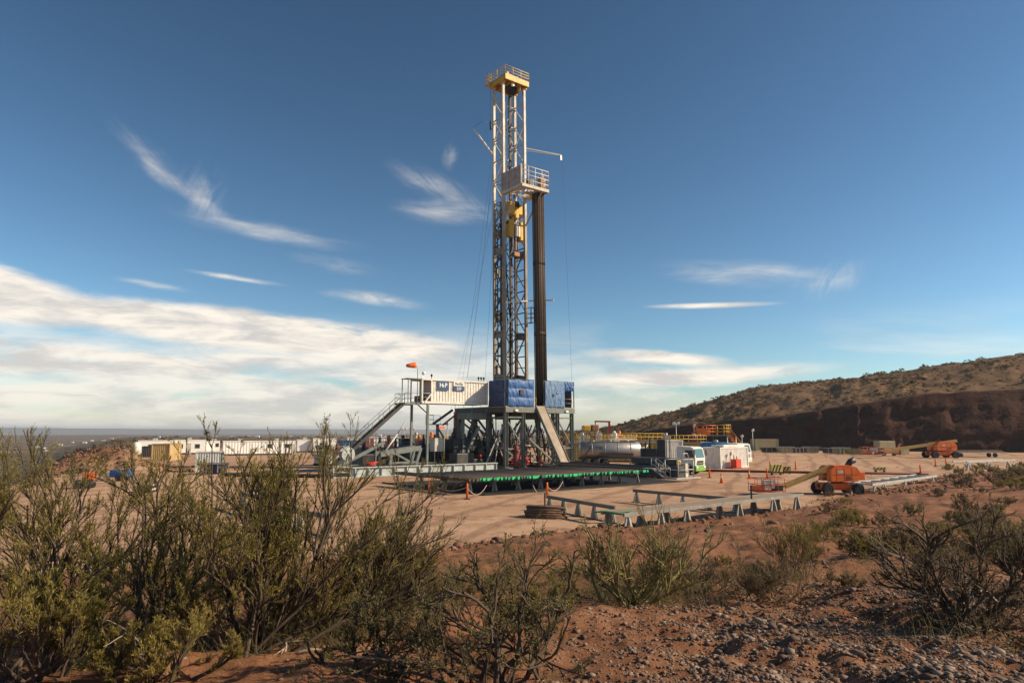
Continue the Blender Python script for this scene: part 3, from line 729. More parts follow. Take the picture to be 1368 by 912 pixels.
# guide rail / torque track, ladder, standpipe, hoses inside the mast
MB().box(4.35, 4.75, MC1 - .55, MC1 - .25, mz(36), mz(MTOP - .6)).build('guide_rail', mastm, mast)
MB().box(4.25, 4.95, MC1 - .6, MC1 - .2, 0, mz(36)).build('torque_track', M('track_brown', (.085, .062, .045), .6, .2, var=.3, dirt=.5, dirtcol=(.2,.15,.1)), mast)
MB().box(5.75, 6.1, MC1 - .55, MC1 - .3, 0, mz(MTOP - .6)).build('guide_rail', M('track_brown', (0,0,0)), mast)
lad = MB()
for s in (0, .42): lad.tube([(4.95 + s, MC1 - .2, 0), (4.95 + s, MC1 - .2, mz(MTOP - 1))], .03, 5)
for i in range(int(mz(MTOP) / .45)): lad.tube([(4.95, MC1 - .2, .3 + i * .45), (5.37, MC1 - .2, .3 + i * .45)], .018, 4)
lad.build('ladder', mastm, mast)
MB().tube([(MA0 + .35, MC1 - .25, 0), (MA0 + .35, MC1 - .25, mz(FZ + 24)), (MA0 + .6, MC1 - .6, mz(FZ + 25))], .09, 8).build('standpipe', dsteel, mast)
MB().tube([(MA0 + .6, MC1 - .6, mz(FZ + 25)), (MA0 + .9, MC1 - 1.1, mz(FZ + 22)), (MA0 + 1.1, MC0 + .4, mz(FZ + 13)), (MA0 + 1.3, MC0 + .3, mz(FZ + 11)), (MA0 + 1.5, MC0 + .6, mz(FZ + 14)), (MA0 + 1.7, MC0 + .9, mz(FZ + 25))], .085, 8).build('mud_hose', rubber, mast)
MB().tube([(MA1 - .25, MC1 - .3, 0), (MA1 - .25, MC1 - .3, mz(FZ + 30))], .05, 6).tube([(MA1 - .45, MC1 - .3, 0), (MA1 - .45, MC1 - .3, mz(FZ + 30))], .05, 6).build('service_line', dsteel, mast)
for k in range(7):
    a = MA0 + .45 + k * .46; c = MC1 - rnd.uniform(.3, 1.5); r_ = rnd.choice((.025, .04, .06))
    z1 = rnd.uniform(16, 27)
    MB().tube([(a, c, 0), (a + rnd.uniform(-.12, .12), c + rnd.uniform(-.1, .1), z1 * .5), (a + rnd.uniform(-.3, .3), c + rnd.uniform(-.3, .2), z1)], r_, 6).build('service_line', rnd.choice((dsteel, rubber, pipem)), mast)
for z in (4.5, 11.5, 17.5, 23):
    MB().bbox(MA0 + .2, MA0 + .8, MC1 - .4, MC1 + .1, z, z + 1.2, .04).build('junction_box', rnd.choice((dsteel, black, galv)), mast)
# crown
cz = mz(MTOP)
cp = MB().box(MA0 - .25, MA1 + .55, MC0 - .75, MC1 + .65, cz, cz + .75)
cp = MB()
for c in (MC0 - .75, MC0 + .7, MC1 + .65): cp.box(MA0 - .2, MA1 + .25, c - .1, c + .1, cz + .1, cz + .78)
for a in (MA0 - .15, 4.6, 5.9, MA1 + .15): cp.box(a - .09, a + .09, MC0 - .66, MC1 + .56, cz + .12, cz + .70)
cp.box(MA0 - .22, MA1 + .28, MC0 - .85, MC1 + .75, cz + .79, cz + .86)
for a, c in legs: cp.box(a - .3, a + .3, c - .3, c + .3, cz - .05, cz + .1)
crown = cp.build('crown_platform', yellow, mast)
MB().rails([(MA0 - .25, MC1 + .7, cz + .86), (MA0 - .25, MC0 - .8, cz + .86), (MA1 + .24, MC0 - .8, cz + .86), (MA1 + .24, MC1 + .7, cz + .86), (MA0 - .25, MC1 + .7, cz + .86)], 1.25, .045, (.45, .85)).build('railing', M('pale_yellow', (.70, .52, .16), .5, dirt=.2), crown)
MB().box(4.3, 4.6, MC0 + .2, MC1 - .4, cz + .87, cz + 1.9).box(6.0, 6.3, MC0 + .2, MC1 - .4, cz + .87, cz + 1.7).bar((4.4, MC0 + .5, cz + 1.7), (6.2, MC0 + .5, cz + 1.6), .25).build('crown_beam', yellow, crown)
for i in range(4):
    a = 4.7 + i * .38
    MB().lathe((a, 5.6, cz - .15), (1, 0, 0), [(0, .62), (.05, .68), (.10, .56), (.18, .56), (.22, .68), (.27, .62)], 18).build('sheave', dsteel, crown)
MB().lathe((6.1, MC0 - .2, cz - .35), (1, -.3, 0), [(0, .3), (.06, .42), (.12, .3), (.2, .1)], 14).build('fast_sheave', white, crown)
MB().lathe((4.9, MC0 - .1, cz - .1), (0, -1, 0), [(0, .2), (.25, .3), (.4, .22)], 12).build('crown_light', lightm, crown)
MB().box(MA0 - .85, MA0 - .35, MC1 + .1, MC1 + .9, cz + .3, cz + .4).rails([(MA0 - .35, MC1 + .1, cz + .4), (MA0 - .85, MC1 + .1, cz + .4), (MA0 - .85, MC1 + .9, cz + .4), (MA0 - .35, MC1 + .9, cz + .4)], 1.5, .035, (.5, 1.0)).build('crown_landing', yellow, mast)
# racking board (monkey board)
BZ = mz(36.45); BA0, BA1, BC0, BC1 = 3.24, 7.85, .55, MC0 + .1
bd = MB().box(BA0, BA1, BC0, BC0 + .9, BZ, BZ + .12).box(BA0, BA0 + .8, BC0 + .9, BC1, BZ, BZ + .12).box(BA1 - .8, BA1, BC0 + .9, BC1, BZ, BZ + .12)
for i in range(8): bd.box(BA0 + .8, 4.9, BC0 + 1.15 + i * .34, BC0 + 1.25 + i * .34, BZ, BZ + .12).box(5.5, BA1 - .8, BC0 + 1.15 + i * .34, BC0 + 1.25 + i * .34, BZ, BZ + .12)
bd.box(BA0, BA1, BC0 - .08, BC0 + .05, BZ - .15, BZ + .25).box(BA0 - .08, BA0 + .05, BC0, BC1, BZ - .15, BZ + .25).box(BA1 - .05, BA1 + .08, BC0, BC1, BZ - .15, BZ + .25)
board = bd.build('racking_board', M('dirty_white', (.55, .50, .42), .6, dirt=.5), mast)
pw = M('windbreak_panel', (.42, .30, .25), .7, var=.25, dirt=.4)
MB().box(BA0 - .06, BA0 - .02, BC0 + .05, BC1 + .1, BZ + .26, BZ + 2.75).build('windbreak_panel', pw, board)
for k in range(4):
    c = BC0 + .05 + k * (BC1 - BC0 - .1) / 3
    MB().box(BA0 - .13, BA0 - .062, c - .05, c + .05, BZ + .2, BZ + 2.85).build('panel_post', galv, board)
MB().rails([(BA0, BC0, BZ + .25), (BA1, BC0, BZ + .25), (BA1, BC1, BZ + .25)], 2.5, .05, (.6, 1.3, 1.9), 1.2).build('railing', white, board)
MB().box(BA1 - .9, BA1 - .1, BC0 + .5, BC0 + 1.2, BZ + .3, BZ + 2.0).build('escape_gear', M('brown_orange', (0, 0, 0)), board)
MB().bbox(BA0 + 1.5, BA0 + 2.3, BC0 + .5, BC0 + 1.0, BZ + .3, BZ + 1.4).build('winch_box', dsteel, board)
MB().bar((MA0, MC0, BZ - 4), (BA0, BC0 + .2, BZ - .15), .16).bar((MA1, MC0, BZ - 4), (BA1 - 1, BC0 + .2, BZ - .15), .16).build('board_brace', galv, board)
# white bar with arm low on the mast (stabbing board)
sb = MB().bar((MA1 + .1, MC0 - .4, mz(22.1)), (8.6, .7, mz(21.8)), .16).bar((MA1 + .1, MC0 - .4, mz(22.1)), (MA0, MC0 - .3, mz(21.5)), .13).bar((MA0 + 1.9, MC0 - .35, mz(21)), (MA0 + .1, MC0 - .3, mz(18.2)), .14)
sb.build('stabbing_arm', white, mast)
cage = MB().rails([(MA1 + .2, MC0 - .9, mz(19.2)), (MA1 + .8, MC0 - .9, mz(19.2)), (MA1 + .8, MC0, mz(19.2)), (MA1 + .2, MC0, mz(19.2)), (MA1 + .2, MC0 - .9, mz(19.2))], 2.0, .04, (.6, 1.2), .8)
cage.box(MA1 + .25, MA1 + .8, MC0 - .9, MC0, mz(19.1), mz(19.18)).build('work_cage', dsteel, mast)
# jib arms
pj = [RP(660, 205, MC1), RP(634.5, 172, MC1 + .5)]
MB().tube([(MA0, MC1, mz(42.4)), (pj[1].x, MC1 + .5, mz(pj[1].z))], .13, 8).build('jib_arm', white, mast)
MB().tube([(pj[1].x, MC1 + .5, mz(pj[1].z)), (MA0 - .5, MC1, mz(48.2))], .02, 4).tube([(MA0 - .55, MC1, mz(52)), (MA0 - .55, MC1, mz(46.5))], .02, 4).build('jib_line', dsteel, mast)
MB().lathe((MA0 - .55, MC1, mz(46.0)), (0, 0, 1), [(0, .05), (.2, .14), (1.2, .14), (1.5, .05)], 8).build('counterweight', dsteel, mast)
p2 = RP(752, 210, 3.0)
MB().bar((MA1, MC0, mz(p2.z) + .35), (p2.x, 3.0, mz(p2.z) + .1), .14).bar((MA1, MC0, mz(p2.z) + .0), (p2.x - .4, 3.05, mz(p2.z) + .02), .05).box(p2.x - .25, p2.x + .05, 2.9, 3.1, mz(p2.z) - .7, mz(p2.z)).build('jib_arm', galv, mast)

# top drive and travelling block hang in the mast
tdz = 0
td = empty('top_drive', Rw(5.55, 5.2, 30.2), TH, 'yellow top drive hanging halfway up the mast below the travelling block', 'top drive')
MB().bbox(-1.35, -.55, -.5, .5, .6, 3.0, .08).build('motor_housing', yellow, td)
MB().bbox(.55, 1.35, -.5, .5, .3, 2.9, .08).build('motor_housing', yellow, td)
MB().box(-.5, .5, -.35, .35, .9, 2.6).box(-1.4, 1.4, -.3, .3, 2.4, 2.7).build('gearbox', dsteel, td)
for x in (-.38, .12): MB().bbox(x, x + .32, -.62, -.36, .7, 2.2, .05).build('control_box', white, td)
MB().tube([(-.5, 0, 2.7), (-.3, 0, 3.6)], .09, 8).tube([(.5, 0, 2.7), (.3, 0, 3.6)], .09, 8).build('bail', white, td)
MB().tube([(-.5, -.1, .6), (-.25, -.1, -1.6)], .07, 8).tube([(.5, -.1, .6), (.25, -.1, -1.6)], .07, 8).bbox(-.5, .5, -.4, .3, -2.0, -1.4, .08).build('elevator_links', M('brown_orange', (0, 0, 0)), td)
MB().tube([(0, 0, .9), (0, 0, -22.4)], .10, 8).build('drill_string', dsteel, td)
tb = empty('travelling_block', Rw(5.55, 5.2, 33.9), TH, 'yellow travelling block on wire lines just under the racking board', 'travelling block')
MB().bbox(-1.3, -.2, -.45, .45, .0, 1.9, .12).bbox(.2, 1.3, -.45, .45, .2, 1.7, .12).build('block_cheek', yellow, tb)
MB().bbox(-.3, .3, -.5, .5, -.4, 1.2, .08).build('hook_body', yellow, tb)
for i in range(3): MB().lathe((-.35 + i * .25, 0, 1.5), (1, 0, 0), [(0, .6), (.06, .66), (.14, .6)], 16).build('sheave', dsteel, tb)
for x in (-.55, -.3, -.1, .15, .35, .6): MB().tube([(x, 0, 1.9), (x * 1.3, .3, 18.2)], .022, 4).build('drill_line', dsteel, tb)

# stands of drill pipe racked on the right
proto = None
for i in range(6):
    for j in range(7):
        a = 6.88 + i * .19; c = 1.45 + j * .19
        if proto is None:
            proto = []
            for tone in (pipem, M('pipe_steel_dark', (.045, .033, .026), .55, .3, var=.3, scale=3, dirt=.4), M('pipe_steel_light', (.19, .135, .095), .5, .3, var=.3, scale=3, dirt=.5, dirtcol=(.10, .07, .05))):
                q = MB().tube([(0, 0, 0), (-.38, .05, 29.2)], .070, 7); q.lathe((-.12, .017, 9.4), (0, 0, 1), [(0, .085), (.5, .085)], 7).lathe((-.245, .034, 18.9), (0, 0, 1), [(0, .085), (.5, .085)], 7)
                proto.append(single(q, 'drill_pipe_stand', tone, Rw(6.88 + .19 * len(proto), 1.45, FZ + .02), TH, 'long dark drill pipe stand leaning upright against the racking board', 'drill pipe', 'drill pipe stands racked in the mast'))
        if j == 0 and i < 3: continue
        k = proto[rnd.choice((0, 0, 1, 1, 1, 2))].copy(); COL.objects.link(k)
        k.location = Rw(a + rnd.uniform(-.03, .03), c + rnd.uniform(-.03, .03), FZ + .02)
# guy lines and hanging cables
def cable(p, q, sag, r, lab):
    p, q = Vector(p), Vector(q); pts = [p.lerp(q, t / 14) - Vector((0, 0, sag * 4 * (t / 14) * (1 - t / 14))) for t in range(15)]
    mb = MB().tube([x - p for x in pts], r, 4)
    return single(mb, 'guy_line', dsteel, p, 0, lab, 'cable')
cable(Rw(MA0 - .3, MC1, 42.3), at(624, 505, 84), 1.5, .022, 'dark cable hanging from the left jib arm to the roof of the white doghouse')
cable(Rw(MA0 - .2, MC1, 35.5), at(590, 600, 92), 1.0, .010, 'thin guy line from the mast down to the ground far left of it')
cable(Rw(MA0 - .2, MC1, 33.5), at(648, 505, 88), .8, .012, 'thin line falling close along the left edge of the mast')
cable(Rw(MA0 - .2, MC1, 46.0), at(608, 575, 96), 1.5, .010, 'thin long guy line from high on the mast to behind the doghouse')
cable(Rw(p2.x - .1, 3.0, p2.z - .6), at(764, 508, 86), .3, .012, 'thin line hanging from the right jib arm beside the pipe stands')
# ramp
rp = empty('pipe_ramp', Rw(5.25, -.3, 0), TH, 'steep steel pipe ramp running from the drill floor down to the catwalk', 'ramp')
Lr = 4.4
def rz(c): return 1.1 + (FZ + .1 - 1.1) * (1 - (-c) / Lr)
mb = MB()
mb.prism([(0, rz(0)), (-Lr, rz(-Lr)), (-Lr, rz(-Lr) - .25), (0, rz(0) - .3)], 'x', -.62, .62); mb.build('ramp_deck', M('worn_ramp', (.27, .215, .16), .55, .2, var=.25, scale=1.5, dirt=.4), rp)
for s in (-1, 1): MB().prism([(.05, rz(0) + .12), (-Lr, rz(-Lr) + .2), (-Lr, rz(-Lr) - .4), (.05, rz(0) - .55)], 'x', s * .63 if s > 0 else -.75, .75 if s > 0 else -.63).build('side_beam', gsteel if s < 0 else dsteel, rp)
# catwalk
cw = empty('catwalk', Rw(5.25, -4.3, 0), TH, 'long dark pipe catwalk leading from the ramp foot towards the right', 'catwalk')
MB().box(-.85, .85, -15.6, 0, .86, 1.0).build('deck', M('worn_deck', (.30, .24, .17), .6, .2, var=.25, scale=1.2, dirt=.4), cw)
for s in (-.80, .80): MB().box(s - .05, s + .05, -15.55, -.05, .12, .857).build('side_plate', dsteel, cw)
MB().box(-.95, -.85, -15.6, 0, .98, 1.12).box(.85, .95, -15.6, 0, .98, 1.12).build('edge_rail', dsteel, cw)
for k in range(6): MB().box(-.9, .9, -15.3 + k * 3, -15.1 + k * 3, 0, .12).build('skid_foot', dsteel, cw)
st = MB()
for s in (-1.75, -1.05):
    st.bar((s, -15.2, 1.0), (s, -17.0, .08), .08)
    st.rails([(s, -15.2, 1.0), (s, -17.0, .08)], 1.0, .03, (.5,), 1.2)
for k in range(5): st.box(-1.75, -1.05, -15.45 - k * .35, -15.2 - k * .35, .85 - k * .18, .89 - k * .18)
st.build('stair', galv, cw)
MB().box(-1.8, -.95, -15.3, -14.0, .93, .99).build('stair_landing', galv, cw)
# hydraulic unit in a white frame at the catwalk end
hu = empty('hydraulic_unit', Rw(5.6, -21.3, 0), TH, 'small machine in an open white tube frame at the end of the catwalk', 'power unit')
fr = MB()
for x in (-1.2, 1.2):
    for y in (-.8, .8): fr.tube([(x, y, .1), (x, y, 1.9)], .055, 6)
for z in (.9, 1.9): fr.tube([(-1.2, -.8, z), (1.2, -.8, z), (1.2, .8, z), (-1.2, .8, z), (-1.2, -.8, z)], .05, 6)
fr.tube([(-.6, -.8, 1.9), (-.3, -.8, 2.5), (.3, -.8, 2.5), (.6, -.8, 1.9)], .05, 6)
fr.build('tube_frame', galv, hu)
MB().box(-1.6, 2.2, -.95, .95, 0, .14).build('skid', galv, hu)
MB().bbox(-.9, .2, -.5, .5, .14, 1.2).build('motor', dsteel, hu)
MB().bbox(.35, .95, -.5, .5, .14, 1.5).build('oil_tank', M('dirty_white', (0, 0, 0)), hu)
MB().lathe((-.5, -.3, 1.3), (0, 0, 1), [(0, .2), (.5, .2), (.6, .1)], 10).build('accumulator', yellow, hu)

# ---------------------------------------------------------------- doghouse on posts
DZ = 7.95
dg = empty('doghouse_cabin', Rw(-.45, 3.2, 0), TH, 'white corrugated doghouse container raised on posts left of the drill floor', 'cabin')
L0 = -9.45; PW = -8.15
def corr(x0, x1, y, z0, z1, n, d=.05, axis='y'):
    """corrugated sheet along x at plane y"""
    mb = MB(); pts = []; w = (x1 - x0) / n
    for i in range(n): pts += [(x0 + w * i, 0), (x0 + w * (i + .38), 0), (x0 + w * (i + .5), d), (x0 + w * (i + .88), d)]
    pts.append((x1, 0)); k = len(pts)
    if axis == 'y': vs = [(p, y + o, z) for z in (z0, z1) for p, o in pts] + [(p, y + .09, z) for z in (z0, z1) for p, o in pts]
    else: vs = [(y + o, p, z) for z in (z0, z1) for p, o in pts] + [(y + .09, p, z) for z in (z0, z1) for p, o in pts]
    fs = [(i, i + 1, k + i + 1, k + i) for i in range(k - 1)] + [(2 * k + i, 2 * k + i + 1, 3 * k + i + 1, 3 * k + i) for i in range(k - 1)]
    fs += [(i, i + 1, 2 * k + i + 1, 2 * k + i) for i in range(k - 1)] + [(k + i, k + i + 1, 3 * k + i + 1, 3 * k + i) for i in range(k - 1)]
    fs += [(0, k, 3 * k, 2 * k), (k - 1, 2 * k - 1, 4 * k - 1, 3 * k - 1)]
    return mb.add(vs, fs)
corr(PW, -.1, .02, DZ + .25, DZ + 2.7, 20).build('wall', white, dg)
corr(PW, -.1, 2.5, DZ + .25, DZ + 2.7, 20).build('wall', white, dg)
MB().box(-.1, -.02, .1, 2.5, DZ + .2, DZ + 2.7).build('wall', white, dg)
MB().box(PW - .04, PW + .04, .12, 2.48, DZ + .2, DZ + 2.7).build('wall', M('pink_grey', (.42, .33, .29), .6), dg)
MB().box(L0, .0, -.02, 2.62, DZ + 2.72, DZ + 2.82).build('roof', white, dg)
MB().box(L0, .0, -.02, 2.62, DZ, DZ + .12).build('floor', grating, dg)
fr = MB()
for y in (-.05, 2.6): fr.box(L0, 0, y - .04, y + .05, DZ - .02, DZ + .24); fr.box(L0, 0, y - .04, y + .05, DZ + 2.69, DZ + 2.86)
for x in (L0 + .07, PW, -.07):
    for y in (-.06, 2.61): fr.box(x - .07, x + .07, y - .04, y + .05, DZ + .23, DZ + 2.7)
fr.box(L0, L0 + .1, 0, 2.6, DZ - .01, DZ + .2); fr.box(L0, L0 + .1, 0, 2.6, DZ + 2.7, DZ + 2.84)
fr.build('frame', white, dg)
MB().bar((PW - .9, -.08, DZ + .1), (PW + .15, -.1, DZ + 1.35), .14).build('diagonal_strut', white, dg)
MB().box(PW + .041, PW + .06, .9, 1.8, DZ + .2, DZ + 2.2).build('door', white, dg)
MB().rails([(L0 + .1, 0, DZ + .12), (PW, 0, DZ + .12)], 1.05).build('porch_railing', white, dg)
MB().box(L0 + .3, L0 + .7, 1.6, 2.2, DZ + .13, DZ + .9).lathe((L0 + .8, 1.0, DZ + .13), (0, 0, 1), [(0, .25), (.9, .25)], 10).build('fire_point', dred, dg)
sg = MB().box(-7.35, -5.75, -.10, -.06, DZ + 1.55, DZ + 2.68).build('logo_sign', signblue, dg)
text('logo_lettering', 'H P', .72, lightm, sg, (-6.55, -.112, DZ + 2.16), (R(90), 0, 0), bold=True)
text('logo_lettering', '&', .42, lightm, sg, (-6.55, -.112, DZ + 2.10), (R(90), 0, 0), bold=True)
sg2 = MB().box(-5.1, -3.55, -.09, -.055, DZ + 2.16, DZ + 2.68).build('name_sign', white, dg)
text('name_lettering', 'FlexRig', .38, signblue, sg2, (-4.33, -.10, DZ + 2.42), (R(90), 0, 0), bold=True)
sg3 = MB().box(-5.1, -3.55, -.10, -.055, DZ + 1.58, DZ + 2.12).build('number_sign', signblue, dg)
text('number_lettering', '229', .46, lightm, sg3, (-4.33, -.112, DZ + 1.84), (R(90), 0, 0), bold=True)
for x in (-7.9, -1.1, -.7, -.3):
    MB().tube([(x, .4, DZ + 2.8), (x, .4, DZ + 3.2)], .04, 6).lathe((x, .4, DZ + 3.15), (0, 0, 1), [(0, .06), (.08, .13), (.25, .13), (.32, .05)], 8).build('roof_lamp', black, dg)
for x, y in ((-8.55, .06), (-9.3, 2.5)):
    MB().bar((x, y, .0), (x, y, DZ), .24).box(x - .3, x + .3, y - .3, y + .3, 0, .05).build('support_post', gsteel, dg)
MB().bar((-8.55, .1, DZ - 1.2), (-8.55, 2.4, DZ - .1), .1).build('post_brace', gsteel, dg)
# landing and stair left of the doghouse
sa = empty('access_stair', Rw(-9.95, 3.2, 0), TH, 'long grey steel stair with handrails climbing to the doghouse landing', 'stair')
MB().box(-2.1, -.02, .1, 2.4, DZ - .06, DZ + .02).box(-2.1, 0, .05, .15, DZ - .22, DZ + .0).box(-2.1, 0, 2.35, 2.45, DZ - .22, DZ).build('landing', gsteel, sa)
MB().rails([(0, .1, DZ), (-2.1, .1, DZ)], 1.1).rails([(0, 2.4, DZ), (-2.1, 2.4, DZ), (-2.1, 1.2, DZ)], 1.1).build('landing_railing', gsteel, sa)
x1 = -2.1 - 9.2
st = MB()
for y in (.15, 1.15): st.bar((-2.1, y, DZ - .1), (x1, y, .1), .08, .32)
st.build('stringer', dsteel, sa)
tr = MB()
for k in range(38):
    t = (k + .5) / 38; tr.box(-2.1 - 9.2 * t - .14, -2.1 - 9.2 * t + .12, .2, 1.1, DZ * (1 - t) - .02, DZ * (1 - t) + .02)
tr.build('tread', dsteel, sa)
MB().rails([(-2.1, .15, DZ), (x1, .15, .15)], 1.05, .03, (.55,), 1.8).rails([(-2.1, 1.15, DZ), (x1, 1.15, .15)], 1.05, .03, (.55,), 1.8).build('handrail', gsteel, sa)
MB().bar((-5.6, 0, 0), (-5.6, .0, 4.6), .1).bar((-11.3, .1, .3), (-4.6, .05, 3.5), .3, .35).build('stair_support', gsteel, sa)
# small platform with windsock mast
ws = empty('windsock', Rw(-10.35, 3.4, DZ), TH, 'orange windsock on a bent pole above the doghouse landing', 'windsock')
pk = RP(552, 489, 3.4); hz_ = pk.z - DZ
MB().tube([(0, 0, 0), (0, 0, hz_ - .4), (-.15, 0, hz_ + .1), (-.4, 0, hz_ + .2)], .05, 6).build('pole', galv, ws)
MB().lathe((-.35, 0, hz_ + .15), (-1, .1, -.12), [(0, .36), (.3, .33), (.7, .26), (1.1, .17)], 10).build('sock', M('orange_cloth', (.75, .16, .03), .7, dirt=0), ws)
MB().box(-1.6, .3, -.6, 1.0, 2.72, 2.80).bar((-1.5, -.5, 0), (-1.5, -.5, 2.72), .08).bar((.2, -.5, 0), (.2, -.5, 2.72), .08).bar((-1.5, .9, 0), (-1.5, .9, 2.72), .08).build('canopy', gsteel, ws)
MB().tube([(.5, 0, 0), (.5, 0, 3.0), (.8, 0, 3.4)], .06, 6).lathe((.8, 0, 3.35), (0, 0, 1), [(0, .2), (.15, .26), (.35, .1)], 8).build('lamp', lightm, ws)
# white and navy cabin stub between doghouse and tarp top
# ---------------------------------------------------------------- grey green skid left of the rig with the raising arm
sk = empty('base_skid', Rw(-10.2, .2, 0), TH, 'long pale grey green skid beam lying on the pad left of the rig', 'skid')
sk0 = MB().box(-9.6, 8.9, -.12, .12, .1, .95).box(-9.6, 8.9, -.35, .35, .95, 1.03).box(-9.6, 8.9, -.35, .35, .02, .1)
for k in range(13): sk0.box(-9.3 + k * 1.5, -9.22 + k * 1.5, -.33, .33, .1, .95)
sk0.build('front_beam', M('pale_grey_green', (.40, .44, .41), .55, dirt=.35), sk)
MB().box(-9.6, 8.9, 5.3, 5.6, .1, .95).box(-9.6, 8.9, 5.1, 5.8, .95, 1.03).build('rear_beam', gsteel, sk)
for k in range(5): MB().box(-8.9 + k * 4.3, -8.5 + k * 4.3, .36, 5.1, .2, .85).build('cross_beam', gsteel, sk)
MB().rails([(-11.6, -.2, .0), (-9.8, -.2, .0)], 1.1, .05, (.55,), 1.8).rails([(-11.6, 1.3, 0), (-9.8, 1.3, 0)], 1.1, .05).box(-11.6, -9.7, -.3, 1.4, 0, .12).build('step_frame', galv, sk)
ra = empty('raising_arm', Rw(-7.2, 3.0, 1.0), TH, 'folded grey hydraulic raising arm on the skid behind the two posts', 'hydraulic arm')
p1 = RP(508, 603, 3.0); p2_ = RP(562, 598, 3.0)
x0, x1_ = p1.x + 7.2, p2_.x + 7.2
MB().bar((x0, 0, p1.z - 1.3), (x1_, 0, p2_.z - 1.0), .35, .55).bar((x0, 1.2, p1.z - 1.3), (x1_, 1.2, p2_.z - 1.0), .35, .55).build('arm_beam', gsteel, ra)
MB().bar((x1_, 0, p2_.z - 1), (x1_ - .6, 0, .0), .3).bar((x1_, 1.2, p2_.z - 1), (x1_ - .6, 1.2, 0), .3).build('arm_leg', gsteel, ra)
MB().bar((x0 + 1.4, 0, 1.5), (x0 + 1.2, 0, 0), .3).bar((x0 + 1.5, 0, 1.4), (x1_ - 1.2, 0, .2), .22).bar((x0 + 1.2, 0, .2), (x1_ - .6, 0, .25), .22).build('prop', gsteel, ra)
MB().tube([(x0 + .2, .6, .6), (x0 + 2.4, .6, 3.4)], .12, 8).tube([(x0 + 2.4, .6, 3.4), (x0 + 3.4, .6, 4.8)], .07, 8).build('cylinder_ram', galv, ra)
MB().bar((3.8, .4, 1.0), (5.6, .4, 4.3), .3).build('stop_post', gsteel, ra)
# white cable reel on the stair side
rl = empty('cable_reel', Rw(-19.9, 1.4, 0), TH, 'round pale cable reel at the foot of the long stair', 'cable reel')
pr = RP(463.5, 606.5, 1.4); xx, zz = pr.x + 19.9, pr.z
MB().lathe((xx, -.35, zz), (0, 1, 0), [(0, .72), (.05, .76), (.10, .72)], 20).build('flange', M('pale_grey_green', (0, 0, 0)), rl)
MB().lathe((xx, .25, zz), (0, 1, 0), [(0, .72), (.05, .76), (.10, .72)], 20).build('flange', M('pale_grey_green', (0, 0, 0)), rl)
MB().lathe((xx, -.24, zz), (0, 1, 0), [(0, .42), (.48, .42)], 14).build('drum', black, rl)
hub = MB()
for k in range(6):
    t = k * math.pi / 3; hub.lathe((xx + .35 * math.cos(t), -.37, zz + .35 * math.sin(t)), (0, 1, 0), [(0, .06), (.02, .06)], 6)
hub.build('hub_holes', black, rl)
MB().bar((xx - .6, -.4, 0), (xx, -.4, zz), .1).bar((xx + .6, -.4, 0), (xx, -.4, zz), .1).bar((xx - .6, .4, 0), (xx, .4, zz), .1).bar((xx + .6, .4, 0), (xx, .4, zz), .1).build('stand', gsteel, rl)

# ---------------------------------------------------------------- blowout preventer under the floor
bp = empty('blowout_preventer', Rw(5.25, 4.6, 0), TH, 'red blowout preventer stack under the drill floor', 'valve stack')
MB().lathe((0, 0, .2), (0, 0, 1), [(0, .5), (.3, .5), (.31, .32), (.8, .32), (.81, .55), (1.0, .55), (1.01, .4), (1.9, .4), (1.91, .58), (2.1, .58), (2.6, .62), (3.3, .5), (3.31, .25), (4.3, .25)], 16).build('stack_body', red, bp)
for z in (1.2, 1.75):
    MB().lathe((-1.1, 0, z), (1, 0, 0), [(0, .18), (.2, .24), (.7, .24), (1.5, .24), (2.0, .24), (2.2, .18)], 12).build('ram_bonnet', red, bp)
MB().tube([(.4, -.3, 1.0), (1.6, -.5, 1.0), (2.3, -.5, .5)], .12, 8).build('choke_line', dred, bp)
bo = empty('accumulator_bottle', Rw(1.5, -.1, .45), TH, 'dark red pressure vessel standing between the front left columns', 'pressure vessel')
MB().lathe((0, 0, 0), (0, 0, 1), [(0, .36), (.3, .38), (1.4, .38), (1.7, .2), (1.75, .3), (2.3, .3), (2.6, .12)], 14).build('vessel', dred, bo)
MB().tube([(0, 0, 2.5), (0, 0, 3.0), (.6, .3, 3.0)], .06, 6).build('pipework', pipem, bo)
for i, (a, c, s) in enumerate(((4.0, 2.2, 1.0), (7.1, 2.0, .8), (3.3, 3.2, .7), (6.8, 5.2, 1.2))):
    vv = empty('choke_manifold', Rw(a, c, .1), TH + i, ['red choke manifold under the middle of the drill floor', 'low red valve group beside the ramp foot', 'small red valve skid behind the front left columns', 'tall red valve group under the right side of the floor'][i], 'valve')
    mb = MB()
    for k in range(3): mb.tube([(-1.0 * s + k * s, 0, 0), (-1.0 * s + k * s, 0, 1.6 * s)], .09, 8).lathe((-1.0 * s + k * s, -.35, .8 * s), (0, 1, 0), [(0, .02), (.01, .22), (.05, .22), (.06, .03), (.35, .05)], 12)
    mb.build('valve_riser', red, vv)
    MB().tube([(-1.4 * s, 0, .5 * s), (1.4 * s, 0, .5 * s)], .1, 8).tube([(-1.4 * s, 0, 1.2 * s), (1.4 * s, 0, 1.2 * s)], .1, 8).build('header_pipe', M('dirty_white', (0, 0, 0)) if i % 2 else dred, vv)
    MB().box(-1.5 * s, 1.5 * s, -.4, .4, -.1, .0).build('skid', dsteel, vv)

